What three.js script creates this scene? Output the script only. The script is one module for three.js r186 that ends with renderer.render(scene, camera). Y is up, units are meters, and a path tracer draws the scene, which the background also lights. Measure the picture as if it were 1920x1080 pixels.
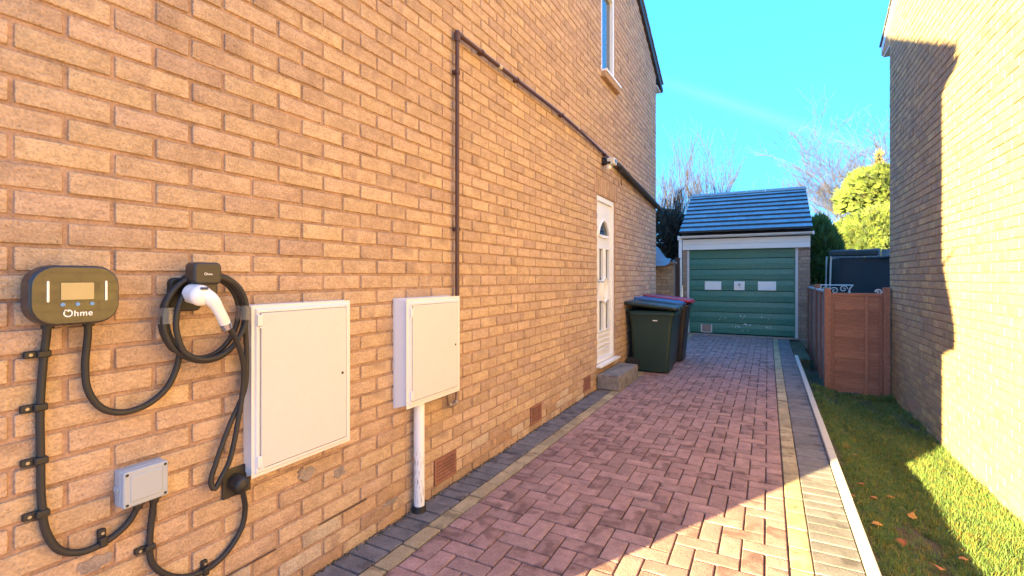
import * as THREE from 'three';
import { mergeGeometries } from 'three/addons/utils/BufferGeometryUtils.js';
import { RoundedBoxGeometry } from 'three/addons/geometries/RoundedBoxGeometry.js';
import { FontLoader } from 'three/addons/loaders/FontLoader.js';
import { TextGeometry } from 'three/addons/geometries/TextGeometry.js';

// ------------------------------------------------------------------ camera, sky, sun, exposure
const scene = new THREE.Scene();
const renderer = new THREE.WebGLRenderer({ antialias: true });
renderer.setSize(1024, 576);
renderer.toneMapping = THREE.LinearToneMapping;
const EXPOSURE = 13.4;
renderer.toneMappingExposure = EXPOSURE;
renderer.shadowMap.enabled = true;
const camera = new THREE.PerspectiveCamera(2 * Math.atan(540 / 898) * 180 / Math.PI, 1920 / 1080, 0.05, 600);
camera.position.set(0, 1.318, 0);
camera.rotation.order = 'YXZ';
camera.rotation.y = Math.atan(480 / 898);
camera.setViewOffset(1920, 1080, 0, 21, 1920, 1080);
camera.updateProjectionMatrix();

const SUN_DIR = new THREE.Vector3(-1, 0.5, 1.775).normalize();   // low winter sun behind the left house
const sun = new THREE.DirectionalLight(new THREE.Color().setRGB(1.0, 0.79, 0.34), 4.3);
sun.position.copy(SUN_DIR).multiplyScalar(40).add(new THREE.Vector3(0, 0, -6));
sun.target.position.set(0, 0, -6);
sun.castShadow = true;
sun.shadow.radius = 1;
sun.shadow.mapSize.set(4096, 4096);
Object.assign(sun.shadow.camera, { left: -22, right: 22, top: 22, bottom: -22, near: 1, far: 120 });
scene.add(sun, sun.target);

function mulberry(a) { return () => { a |= 0; a = a + 0x6D2B79F5 | 0; let t = Math.imul(a ^ a >>> 15, 1 | a); t = t + Math.imul(t ^ t >>> 7, 61 | t) ^ t; return ((t ^ t >>> 14) >>> 0) / 4294967296; }; }
const clamp = (x, a = 0, b = 1) => Math.min(b, Math.max(a, x));
const lerp = (a, b, t) => a + (b - a) * t;
const smooth = (a, b, x) => { const t = clamp((x - a) / (b - a)); return t * t * (3 - 2 * t); };

{ // clear cold sky with one thin vapour trail
  const W = 2048, H = 1024, d = new Float32Array(W * H * 4);
  const P0 = new THREE.Vector3(), dir = new THREE.Vector3();
  const ray = (u, v) => { const th = Math.atan(480 / 898), c = Math.cos(th), s = Math.sin(th), xr = (u - 960) / 898; return new THREE.Vector3(xr * c - s, -(v - 519) / 898, -(xr * s + c)).normalize(); };
  const t0 = ray(1330, 182), t1 = ray(1535, 250), tn = new THREE.Vector3().crossVectors(t0, t1).normalize(), tm = t0.clone().add(t1).normalize();
  for (let j = 0; j < H; j++) for (let i = 0; i < W; i++) {
    const el = ((j + 0.5) / H - 0.5) * Math.PI, az = ((i + 0.5) / W - 0.5) * 2 * Math.PI;
    dir.set(Math.cos(el) * Math.cos(az), Math.sin(el), Math.cos(el) * Math.sin(az));
    const h = clamp(dir.y), t = Math.pow(h, 0.55);
    let r = lerp(0.27, 0.06, t), g = lerp(0.93, 0.64, t), b = lerp(1.85, 1.80, t);
    const glow = Math.exp(-Math.pow(Math.acos(clamp(dir.dot(SUN_DIR), -1, 1)) / 0.62, 2));   // paler towards the sun
    r += 0.9 * glow; g += 0.85 * glow; b += 0.7 * glow;
    const across = Math.abs(dir.dot(tn)), along = dir.angleTo(tm);
    const trail = 0.07 * Math.exp(-Math.pow(across / 0.010, 2)) * smooth(0.32, 0.06, along);
    r += trail; g += trail * 0.8; b += trail * 0.6;
    if (dir.y < 0) { const k = smooth(0, -0.12, dir.y); r = lerp(r, 0.2, k); g = lerp(g, 0.22, k); b = lerp(b, 0.22, k); }
    const o = (j * W + i) * 4, q = 1.42 / 13.4;
    d[o] = r * q; d[o + 1] = g * q; d[o + 2] = b * q; d[o + 3] = 1;
  }
  const sky = new THREE.DataTexture(d, W, H, THREE.RGBAFormat, THREE.FloatType);
  sky.mapping = THREE.EquirectangularReflectionMapping; sky.magFilter = THREE.LinearFilter; sky.minFilter = THREE.LinearFilter; sky.needsUpdate = true;
  scene.background = sky; scene.environment = sky;
}

// ------------------------------------------------------------------ helpers
const names = {};
function numbered(n) { const k = names[n] = (names[n] ?? -1) + 1; return k ? `${n}_${String(k).padStart(3, '0')}` : n; }
function thing(name, label, category, pos = [0, 0, 0], group) {
  const g = new THREE.Group(); g.name = numbered(name); g.position.set(pos[0], pos[1], -pos[2]); g.userData = { label, category };
  if (group) g.userData.group = group; scene.add(g); return g;
}
function add(parent, name, geo, m, kind) { const o = new THREE.Mesh(geo, m); o.name = name; if (kind) o.userData.kind = kind; parent.add(o); return o; }
function struct(name, geo, m, label) { const o = new THREE.Mesh(geo, m); o.name = name; o.userData = { kind: 'structure', label }; scene.add(o); return o; }
const M4 = () => new THREE.Matrix4();
// all geometry below is written as X right, Y up, Z forward along the drive; fl() turns it to three's -z forward
const V = (X, Y, Z) => new THREE.Vector3(X, Y, -Z);
function box(x0, x1, y0, y1, z0, z1, r = 0) {
  const w = x1 - x0, h = y1 - y0, d = z1 - z0;
  const g = r ? new RoundedBoxGeometry(w, h, d, 2, Math.min(r, w / 2.01, h / 2.01, d / 2.01)) : new THREE.BoxGeometry(w, h, d);
  g.translate((x0 + x1) / 2, (y0 + y1) / 2, -(z0 + z1) / 2); return g;
}
function clean(g) { const n = g.index ? g.toNonIndexed() : g; for (const k of Object.keys(n.attributes)) if (!['position', 'normal', 'uv'].includes(k)) n.deleteAttribute(k); return n; }
const merge = (list) => mergeGeometries(list.map(clean));
function tube(pts, r, seg = 60, sides = 10, closed = false) { return new THREE.TubeGeometry(new THREE.CatmullRomCurve3(pts, closed, 'centripetal'), seg, r, sides, closed); }
function rod(a, b, r0, r1 = r0, sides = 12, open = false) {
  const d = b.clone().sub(a), g = new THREE.CylinderGeometry(r1, r0, d.length(), sides, 1, open);
  g.translate(0, d.length() / 2, 0); g.applyQuaternion(new THREE.Quaternion().setFromUnitVectors(new THREE.Vector3(0, 1, 0), d.normalize())); g.translate(a.x, a.y, a.z); return g;
}
// textures ---------------------------------------------------------
function lattice(n, seed) { const r = mulberry(seed), a = new Float32Array(n * n); for (let i = 0; i < a.length; i++) a[i] = r(); return (x, y) => { x *= n; y *= n; const x0 = Math.floor(x), y0 = Math.floor(y), fx = x - x0, fy = y - y0, u = fx * fx * (3 - 2 * fx), v = fy * fy * (3 - 2 * fy), q = (i, j) => a[((j % n + n) % n) * n + ((i % n + n) % n)]; return lerp(lerp(q(x0, y0), q(x0 + 1, y0), u), lerp(q(x0, y0 + 1), q(x0 + 1, y0 + 1), u), v); }; }
function fbm(ns, seed, gain = 0.55) { const L = ns.map((n, i) => lattice(n, seed + i * 17)); let tot = 0; ns.forEach((_, i) => tot += gain ** i); return (x, y) => { let s = 0; L.forEach((f, i) => s += f(x, y) * gain ** i); return s / tot; }; }
const enc = (c) => { c = clamp(c); return Math.round(255 * (c <= 0.0031308 ? 12.92 * c : 1.055 * c ** (1 / 2.4) - 0.055)); };
function tex(size, fn, srgb = true, rep = 1) {
  const d = new Uint8Array(size * size * 4);
  for (let j = 0; j < size; j++) for (let i = 0; i < size; i++) { const c = fn((i + 0.5) / size, (j + 0.5) / size), o = (j * size + i) * 4; if (srgb) { d[o] = enc(c[0]); d[o + 1] = enc(c[1]); d[o + 2] = enc(c[2]); } else { d[o] = d[o + 1] = d[o + 2] = Math.round(255 * clamp(c)); } d[o + 3] = 255; }
  const t = new THREE.DataTexture(d, size, size); t.wrapS = t.wrapT = THREE.RepeatWrapping; t.magFilter = THREE.LinearFilter; t.minFilter = THREE.LinearMipmapLinearFilter; t.generateMipmaps = true; t.colorSpace = srgb ? THREE.SRGBColorSpace : THREE.NoColorSpace; t.repeat.set(rep, rep); t.needsUpdate = true; return t;
}
const std = (o) => new THREE.MeshStandardMaterial(o);
const phys = (o) => new THREE.MeshPhysicalMaterial(o);
const rgb = (r, g, b) => new THREE.Color().setRGB(r, g, b);

// brick: wire-cut face, pits, flecks, scorched patches (uv 1 = 1.2 m)
const nFine = fbm([256, 512], 3), nMid = fbm([24, 48, 96], 9), nBig = fbm([6, 12, 24], 21), nDrag = fbm([180, 360], 33);
const brickTex = tex(1024, (u, v) => {
  const f = nFine(u, v), m = nMid(u, v), b = nBig(u, v), dr = nDrag(u * 0.35 + v * 0.1, v);
  let k = 0.80 + 0.21 * (f - 0.5) * 2 + 0.13 * (m - 0.5) * 2 + 0.24 * (dr - 0.5);
  const scorch = smooth(0.62, 0.74, b) * 0.24; k *= 1 - scorch;
  const pit = smooth(0.80, 0.88, nFine(u + 0.37, v + 0.11)) * smooth(0.5, 0.62, m); k *= 1 - 0.5 * pit;
  const fleck = smooth(0.83, 0.9, nFine(v + 0.2, u)) * 0.35; k += fleck;
  return [k, k * (0.985 - 0.10 * scorch + 0.05 * (m - 0.5)), k * (0.97 + 0.12 * (m - 0.5) + 0.08 * scorch)];
});
const brickBump = tex(1024, (u, v) => clamp(0.5 + 0.8 * (nFine(u, v) - 0.5) + 0.5 * (nMid(u, v) - 0.5) + 0.3 * (nDrag(u * 0.35 + v * 0.1, v) - 0.5) - 0.5 * smooth(0.80, 0.88, nFine(u + 0.37, v + 0.11))), false);
const brickMat = std({ map: brickTex, bumpMap: brickBump, bumpScale: 0.003, roughness: 0.95, vertexColors: true });
const mortTex = tex(512, (u, v) => { const k = 0.72 + 0.5 * (nFine(u, v) - 0.5) + 0.5 * (nMid(u, v) - 0.5) + 0.25 * (nBig(u, v) - 0.5); return [k, k * 0.99, k * 0.98]; }, true, 1 / 1.2);
const mortMat = std({ map: mortTex, color: rgb(0.49, 0.32, 0.235), roughness: 1 });
const mortGreyMat = std({ map: mortTex, color: rgb(0.38, 0.275, 0.20), roughness: 1 });

// pavers (uv 1 = 1 m)
const nPv = fbm([300, 600], 51), nPm = fbm([16, 32, 64], 57), nPs = fbm([7, 14, 28], 61);
const paverTex = tex(1024, (u, v) => {
  let k = 0.72 + 0.50 * (nPv(u, v) - 0.5) + 0.46 * (nPm(u, v) - 0.5);
  k += 0.8 * smooth(0.80, 0.86, nPv(u + 0.31, v + 0.7));
  const st = smooth(0.66, 0.76, nPs(u, v) + 0.55 * (nPm(v, u) - 0.5) + 0.25 * (nPv(u, v) - 0.5)); k *= 1 - 0.40 * st;
  return [k, k * (1 - 0.05 * st), k * (1 - 0.05 * st)];
});
const paverBump = tex(512, (u, v) => nPv(u, v), false);
const paverMat = std({ map: paverTex, bumpMap: paverBump, bumpScale: 0.003, roughness: 0.92, vertexColors: true });
const sandTex = tex(512, (u, v) => { const k = 0.5 + 0.9 * (nPv(u, v) - 0.5) + 0.4 * (nPm(u, v) - 0.5); return [k, k * 0.9, k * 0.8]; });
const sandMat = std({ map: sandTex, color: rgb(0.16, 0.10, 0.085), roughness: 1 });

const white = std({ color: rgb(0.80, 0.80, 0.79), roughness: 0.45 });
const whiteOld = std({ color: rgb(0.63, 0.615, 0.63), roughness: 0.6, map: tex(256, (u, v) => { const k = 0.95 + 0.04 * (nMid(u, v) - 0.5) + 0.06 * (nFine(u, v) - 0.5); return [k, k, k * 0.99]; }) });
const upvc = phys({ color: rgb(0.84, 0.84, 0.84), roughness: 0.3, clearcoat: 0.3, clearcoatRoughness: 0.3 });
const black = std({ color: rgb(0.018, 0.017, 0.018), roughness: 0.5 });
const cableMat = std({ color: rgb(0.022, 0.021, 0.022), roughness: 0.55 });
const glossBlack = phys({ color: rgb(0.02, 0.018, 0.017), roughness: 0.12, clearcoat: 1, clearcoatRoughness: 0.04 });
const glass = phys({ color: rgb(0.03, 0.04, 0.05), roughness: 0.03, ior: 1.9, specularIntensity: 1 });

// ------------------------------------------------------------------ small blocks: bricks and pavers with arrises
// a face grid: outer ring sunk, second ring almost proud, inner face slightly uneven. local x along, y up, z out of the wall
function block(L, H, rnd, tone, o = {}) {
  const { sink = 0.02, arris = 0.0045, wob = 0.0018, uvs = 1.2, chip = 0.8 } = o;
  const xs = [0, 0.0006, arris, L * 0.5, L - arris, L - 0.0006, L], ys = [0, 0.0006, arris, H - arris, H - 0.0006, H];
  const nx = xs.length, ny = ys.length, pos = [], uv = [], col = [], idx = [];
  const cj = [[rnd(), rnd()], [rnd(), rnd()], [rnd(), rnd()], [rnd(), rnd()]], u0 = rnd() * 7, v0 = rnd() * 7, tilt = (rnd() - 0.5) * wob * 1.6, tip = (rnd() - 0.5) * wob;
  for (let j = 0; j < ny; j++) for (let i = 0; i < nx; i++) {
    const ring = Math.min(i, nx - 1 - i, j, ny - 1 - j);
    let x = xs[i], y = ys[j], z = ring === 0 ? -sink : ring === 1 ? -arris * 0.55 : (rnd() - 0.5) * wob;
    if (ring > 0) z += tilt * (x / L - 0.5) * 2 + tip * (y / H - 0.5) * 2;
    const e = (rnd() - 0.5) * arris * chip;
    if (i <= 1) x += Math.abs(e); if (i >= nx - 2) x -= Math.abs(e); if (j <= 1) y += Math.abs(e) * 0.8; if (j >= ny - 2) y -= Math.abs(e) * 0.8;
    const c = cj[(i > nx / 2 ? 1 : 0) + (j > ny / 2 ? 2 : 0)];                       // worn corners
    if (ring <= 1 && (i <= 1 || i >= nx - 2) && (j <= 1 || j >= ny - 2)) { x += (i <= 1 ? 1 : -1) * c[0] * arris * 0.9 * chip * 1.6; y += (j <= 1 ? 1 : -1) * c[1] * arris * 0.9 * chip * 1.6; }
    pos.push(x, y, z); uv.push((x + u0) / uvs, (y + v0) / uvs); col.push(tone[0], tone[1], tone[2]);
  }
  for (let j = 0; j < ny - 1; j++) for (let i = 0; i < nx - 1; i++) { const a = j * nx + i, b = a + 1, c = a + nx, d = c + 1; idx.push(a, b, d, a, d, c); }
  const g = new THREE.BufferGeometry();
  g.setAttribute('position', new THREE.Float32BufferAttribute(pos, 3)); g.setAttribute('uv', new THREE.Float32BufferAttribute(uv, 2)); g.setAttribute('color', new THREE.Float32BufferAttribute(col, 3)); g.setIndex(idx); g.computeVertexNormals(); return g;
}
const TH = Math.atan(480 / 898), CT = Math.cos(TH), ST = Math.sin(TH);
function project(X, Y, Z) { const D = -X * ST + Z * CT; return D < 0.1 ? null : [960 + 898 * (X * CT + Z * ST) / D, 519 - 898 * (Y - 1.318) / D, D]; }
function shows(p, m = 30) { return p && p[0] > -m && p[0] < 1920 + m && p[1] > -m && p[1] < 1080 + m; }
function brickTone(rnd, pal) { const p = pal[Math.floor(rnd() * pal.length)], k = 0.91 + 0.16 * rnd(), w = (rnd() - 0.5) * 0.05; return [p[0] * k, p[1] * k * (1 + w * 0.4), p[2] * k * (1 - w)]; }
// Lays stretcher-bond courses. place(a, b) gives the world matrix of a brick whose lower start corner is at a along, b up; free(b0, b1) lists the open stretches of a course.
function layBricks(parent, { beds, phase, free, place, at, seed, pal, singles = 300, low = null, opts = {}, run = 0.225, mat = brickMat, restName = 'brickwork' }) {
  const rnd = mulberry(seed), GAP = 0.010, variants = [];
  for (let i = 0; i < 48; i++) variants.push(block(run - GAP, 0.075 - GAP, rnd, brickTone(rnd, pal), opts));
  const lowV = []; if (low) for (let i = 0; i < 24; i++) lowV.push(block(run - GAP, 0.075 - GAP, rnd, brickTone(rnd, low), { wob: 0.003, chip: 1.1 }));
  const all = [];
  beds.forEach((b, k) => {
    for (const [a0, a1] of free(b, b + 0.075, k)) {
      const ph = phase + (((k % 2) + 2) % 2) * run / 2; let n = Math.floor((a0 - ph) / run);
      for (; ph + n * run < a1; n++) {
        const s = Math.max(a0, ph + n * run + GAP / 2), e = Math.min(a1, ph + (n + 1) * run - GAP / 2);
        if (e - s < 0.022) continue;
        const jb = (rnd() - 0.5) * 0.003, full = e - s > run - GAP - 0.002, geo = full ? (low && b < 0.19 ? lowV[Math.floor(rnd() * 24)] : variants[Math.floor(rnd() * 48)]) : block(e - s, 0.065, rnd, brickTone(rnd, pal), opts);
        const q = at((s + e) / 2, b + 0.0375), p = project(...q);
        all.push({ geo, m: place(s, b + GAP / 2 + jb, (rnd() - 0.5) * 0.0035, e), size: full && shows(p, -5) ? 1 / (p[2] * p[2] * p[2]) : 0 });
      }
    }
  });
  all.sort((x, y) => y.size - x.size);
  const rest = [];
  all.forEach((b, i) => { if (i < singles && b.size > 0) { const o = add(parent, 'brick', b.geo, mat); b.m.decompose(o.position, o.quaternion, o.scale); } else { const g = b.geo.clone(); g.applyMatrix4(b.m); rest.push(g); } });
  if (rest.length) add(parent, restName, mergeGeometries(rest), mat, 'stuff');
}
const basis = (ex, ey, ez, o) => M4().makeBasis(ex, ey, ez).setPosition(o);
const X1 = new THREE.Vector3(1, 0, 0), Y1 = new THREE.Vector3(0, 1, 0), Z1 = new THREE.Vector3(0, 0, 1);
const neg = (v) => v.clone().negate();
function cut(list, a0, a1) { const out = []; for (const [s, e] of list) { if (a1 <= s || a0 >= e) out.push([s, e]); else { if (a0 > s) out.push([s, a0]); if (a1 < e) out.push([a1, e]); } } return out; }
const range = (a, b, d) => { const r = []; for (let x = a; x < b - 1e-6; x += d) r.push(x); return r; };

// ------------------------------------------------------------------ ground, drive, lawn
const LW = -1.776, RW = 1.45;          // faces of the two house walls
const nEarth = fbm([8, 16, 32, 64, 128], 71);
const earthTex = tex(512, (u, v) => { const k = 0.55 + 0.9 * (nEarth(u, v) - 0.5), g = nEarth(v + 0.3, u); return [0.16 * k * (1.2 - 0.5 * g), 0.15 * k, 0.085 * k]; });
{
  const g = new THREE.PlaneGeometry(500, 500); g.rotateX(-Math.PI / 2); g.translate(0, -0.36, 0);
  const t = earthTex.clone(); t.repeat.set(160, 160); t.needsUpdate = true;
  struct('ground', g, std({ map: t, roughness: 1 }), 'rough open ground around the houses');
}
function lawnY(X, Z) { return -0.175 - 0.125 * smooth(0.44, 0.90, X) - 0.012 * Math.sin(Z * 1.7) + 0.012 * Math.sin(X * 9 + Z * 3.1); }
{
  const nx = 22, nz = 150, pos = [], uv = [], idx = [];
  for (let j = 0; j <= nz; j++) for (let i = 0; i <= nx; i++) { const X = lerp(0.436, RW + 0.03, i / nx), Z = lerp(-3, 11.7, j / nz); pos.push(X, lawnY(X, Z), -Z); uv.push(X / 1.5, Z / 1.5); }
  for (let j = 0; j < nz; j++) for (let i = 0; i < nx; i++) { const a = j * (nx + 1) + i, b = a + 1, c = a + nx + 1, d = c + 1; idx.push(a, b, d, a, d, c); }
  const g = new THREE.BufferGeometry(); g.setAttribute('position', new THREE.Float32BufferAttribute(pos, 3)); g.setAttribute('uv', new THREE.Float32BufferAttribute(uv, 2)); g.setIndex(idx); g.computeVertexNormals();
  const soil = tex(512, (u, v) => { const k = 0.6 + 1.0 * (nEarth(u, v) - 0.5) + 0.5 * (nFine(u, v) - 0.5), q = smooth(0.42, 0.6, nEarth(v, u + 0.4)); return [lerp(0.105, 0.06, q) * k, lerp(0.075, 0.085, q) * k, lerp(0.05, 0.028, q) * k]; });
  struct('lawn_soil', g, std({ map: soil, roughness: 1 }), 'sloping strip of soil and moss beside the drive');
}
const drive = new THREE.Group(); drive.name = 'driveway'; drive.userData = { kind: 'structure', label: 'block paved drive of red herringbone pavers between the houses' }; scene.add(drive);
add(drive, 'bedding_sand', box(LW - 0.02, 0.386, -0.45, -0.009, -5, 11.72), sandMat);
add(drive, 'soil_edge', box(0.3865, 0.62, -0.45, -0.03, 9.2, 11.715, 0.02), std({ map: earthTex, color: rgb(0.9, 0.9, 0.9), roughness: 1 }));
{
  const rnd = mulberry(404), CELL = 0.0989, X0 = -1.497, rest = [], single = [];
  const mk = (n, L, W, tone) => { const a = []; for (let i = 0; i < n; i++) { const k = 0.86 + 0.28 * rnd(), h = (rnd() - 0.5) * 0.06; a.push(block(L, W, rnd, [tone[0] * k, tone[1] * k * (1 + h), tone[2] * k * (1 + h)], { arris: 0.005, sink: 0.014, wob: 0.0010, uvs: 1, chip: 0.6 })); } return a; };
  const RED = [0.42, 0.245, 0.222], BUFF = [0.50, 0.385, 0.23], CHAR = [0.21, 0.19, 0.195], G = 0.0060;
  const red = mk(40, 2 * CELL - G, CELL - G, RED), half = mk(16, CELL - G, CELL - G, RED), buff = mk(24, 0.2 - G, 0.098 - G, BUFF), charL = mk(24, 0.176 - G, 0.1 - G, CHAR), charR = mk(24, 0.204 - G, 0.1 - G, CHAR);
  const lay = (name, list, X, Z, w, l, turn) => {     // X, Z: low corner; w across, l along the drive
    const geo = list[Math.floor(rnd() * list.length)], y = (rnd() - 0.5) * 0.005;
    const ry = (rnd() - 0.5) * 0.006;
    const m = turn ? basis(neg(Z1), X1.clone().negate(), Y1, V(X + w - G / 2, y, Z + G / 2)) : basis(X1, neg(Z1), Y1, V(X + G / 2, y, Z + G / 2));
    m.multiply(M4().makeRotationZ(ry)).multiply(M4().makeRotationX((rnd() - 0.5) * 0.02));
    const p = project(X + w / 2, 0, Z + l / 2), px = p ? Math.min(w, l) * 898 * 1.318 / (p[2] * p[2]) : 0;
    single.push({ name, geo, m, size: shows(p, 10) ? px * 3 : 0 });
  };
  const nz0 = -40, nz1 = 119;
  for (let j = nz0; j < nz1; j++) for (let i = -1; i < 16; i++) {
    const q = (((i + j) % 4) + 4) % 4, X = X0 + i * CELL, Z = j * CELL;
    if (Z < 11.72 - 2 * CELL || q === 0 || true) {
      if (q === 0) { // across the drive, cells i, i+1
        if (i === -1) lay('paver', half, X + CELL, Z, CELL, CELL); else if (i === 15) lay('paver', half, X, Z, CELL, CELL); else lay('paver', red, X, Z, 2 * CELL, CELL);
      } else if (q === 2 && i >= 0) lay('paver', red, X, Z, CELL, 2 * CELL, true);      // along the drive, cells j, j+1
    }
  }
  for (let k = -20; k < 58; k++) { lay('buff_paver', buff, -1.597, k * 0.2 + 0.03, 0.098, 0.2, true); lay('buff_paver', buff, 0.0865, k * 0.2 + 0.11, 0.098, 0.2, true); }
  for (let k = -40; k < 116; k++) { lay('charcoal_paver', charL, LW + 0.002, k * 0.1 + 0.05, 0.176, 0.1); lay('charcoal_paver', charR, 0.1815, k * 0.1 + 0.02, 0.204, 0.1); }
  const count = {};
  single.sort((a, b) => b.size - a.size).forEach((s) => {
    count[s.name] = (count[s.name] ?? 0) + 1;
    if (s.size > 5 && count[s.name] <= 300) { const o = add(drive, s.name, s.geo, paverMat); s.m.decompose(o.position, o.quaternion, o.scale); }
    else { const g = s.geo.clone(); g.applyMatrix4(s.m); rest.push(g); }
  });
  add(drive, 'paving', mergeGeometries(rest), paverMat, 'stuff');
}
{ // concrete edging along the lawn, in lengths
  const k = new THREE.Group(); k.name = 'kerb'; k.userData = { kind: 'structure', label: 'narrow pale concrete edging between drive and lawn' }; scene.add(k);
  const cm = std({ map: tex(256, (u, v) => { const q = 0.8 + 0.5 * (nFine(u, v) - 0.5) + 0.3 * (nMid(u, v) - 0.5); return [q, q * 0.98, q * 0.94]; }, true, 3), color: rgb(0.58, 0.54, 0.50), roughness: 0.95 });
  for (let i = 0; i < 14; i++) { const z0 = -3 + i * 0.914, z1 = Math.min(z0 + 0.908, 9.2); if (z1 - z0 > 0.1) add(k, 'edging', box(0.387, 0.437, -0.42, 0.022 + (i % 3) * 0.002, z0, z1, 0.006), cm); }
}
{ // grass and fallen leaves
  const rnd = mulberry(77), blades = [];
  for (let b = 0; b < 7; b++) {
    const a = rnd() * 6.28, len = 0.018 + 0.022 * rnd(), lean = 0.012 + 0.022 * rnd(), w = 0.0016 + 0.0012 * rnd(), ox = (rnd() - 0.5) * 0.03, oz = (rnd() - 0.5) * 0.03, c = Math.cos(a), s = Math.sin(a);
    const p = [ox - s * w, 0, oz + c * w, ox + s * w, 0, oz - c * w, ox + c * lean * 0.4 + s * w * 0.7, len * 0.65, oz + s * lean * 0.4 - c * w * 0.7, ox + c * lean * 0.4 - s * w * 0.7, len * 0.65, oz + s * lean * 0.4 + c * w * 0.7, ox + c * lean, len, oz + s * lean];
    const g = new THREE.BufferGeometry(); g.setAttribute('position', new THREE.Float32BufferAttribute(p, 3)); g.setIndex([0, 1, 2, 0, 2, 3, 3, 2, 4]); g.computeVertexNormals(); blades.push(g);
  }
  const N = 26000, grass = new THREE.InstancedMesh(mergeGeometries(blades), phys({ color: rgb(1, 1, 1), roughness: 0.8, transmission: 0.35, thickness: 0, side: THREE.DoubleSide }), N);
  const q = new THREE.Quaternion(), e = new THREE.Euler(), m = M4(), c = new THREE.Color(), clump = fbm([5, 11, 23], 90);
  let n = 0;
  while (n < N) {
    const X = lerp(0.45, 1.445, rnd()), Z = lerp(1.2, 8.0, Math.pow(rnd(), 1.25)), f = clump(X / 2, Z / 8);
    if (X < 0.56 && rnd() > smooth(0.43, 0.58, X) * 0.55) continue;
    if (f < 0.44 && rnd() < 0.8) continue;
    const s = (0.55 + 0.85 * rnd() * rnd() + 0.2 * f) * (X > 1.37 ? 1.45 : 1) * (Z > 7.7 ? 1.6 : 1);
    e.set((rnd() - 0.5) * 0.5, rnd() * 6.28, (rnd() - 0.5) * 0.5); q.setFromEuler(e);
    m.compose(new THREE.Vector3(X, lawnY(X, Z) - 0.003, -Z), q, new THREE.Vector3(s, s * (0.8 + 0.5 * f), s)); grass.setMatrixAt(n, m);
    const t = rnd(), y = rnd() < 0.17 ? 1 : 0; c.setRGB(lerp(lerp(0.075, 0.14, t), 0.28, y), lerp(lerp(0.15, 0.22, t), 0.22, y), lerp(0.025, 0.04, t)); grass.setColorAt(n, c); n++;
  }
  grass.name = 'grass'; grass.userData = { kind: 'stuff', label: 'short mossy grass on the strip beside the drive', category: 'grass' }; scene.add(grass);
}

{ // crumbs of mortar, moss and grit where the wall meets the paving
  const rnd = mulberry(140), N = 1500, g = new THREE.IcosahedronGeometry(1, 0), P = g.attributes.position; for (let i = 0; i < P.count; i++) P.setXYZ(i, P.getX(i), P.getY(i) * 0.7, P.getZ(i));
  const im = new THREE.InstancedMesh(g, std({ color: rgb(1, 1, 1), roughness: 1 }), N), m = M4(), q = new THREE.Quaternion(), c = new THREE.Color(), e = new THREE.Euler();
  for (let i = 0; i < N; i++) { const Z = lerp(0.4, 5.4, Math.pow(rnd(), 1.2)), X = LW + 0.004 + 0.03 * Math.pow(rnd(), 2.2), s = 0.0015 + 0.0045 * rnd() * rnd(); e.set(rnd() * 6, rnd() * 6, rnd() * 6); m.compose(V(X, s * 0.5, Z), q.setFromEuler(e), new THREE.Vector3(s * 1.6, s, s * 1.3)); im.setMatrixAt(i, m); const t = rnd(); t < 0.45 ? c.setRGB(0.06, 0.05, 0.035) : t < 0.75 ? c.setRGB(0.30, 0.2, 0.13) : c.setRGB(0.07, 0.085, 0.03); im.setColorAt(i, c); }
  im.name = 'wall_foot_debris'; im.userData = { kind: 'stuff', label: 'grit and moss crumbs along the foot of the brick wall', category: 'debris' }; scene.add(im);
}
// ------------------------------------------------------------------ house on the left
const PAL = [[0.60, 0.425, 0.285], [0.62, 0.44, 0.29], [0.58, 0.405, 0.275], [0.64, 0.455, 0.29], [0.56, 0.39, 0.27], [0.61, 0.43, 0.305], [0.52, 0.36, 0.255], [0.61, 0.435, 0.285], [0.63, 0.445, 0.295]], LOW = [[0.54, 0.35, 0.215], [0.50, 0.315, 0.19], [0.58, 0.41, 0.27], [0.47, 0.31, 0.20], [0.60, 0.47, 0.36]];
const PITCH = 0.46, EAVE = 4.93, ZF = 0.25, ZB = 8.815, ZM = (ZF + ZB) / 2;
const roofY = (Z, zf, zb, e) => e + PITCH * Math.min(Z - zf, zb - Z);
const slateTex = tex(512, (u, v) => { const k = 0.6 + 0.6 * (nMid(u, v) - 0.5) + 0.4 * (nFine(u, v) - 0.5); return [k, k, k]; });
const houseTile = std({ map: slateTex, color: rgb(0.22, 0.21, 0.22), roughness: 0.85 });
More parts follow.
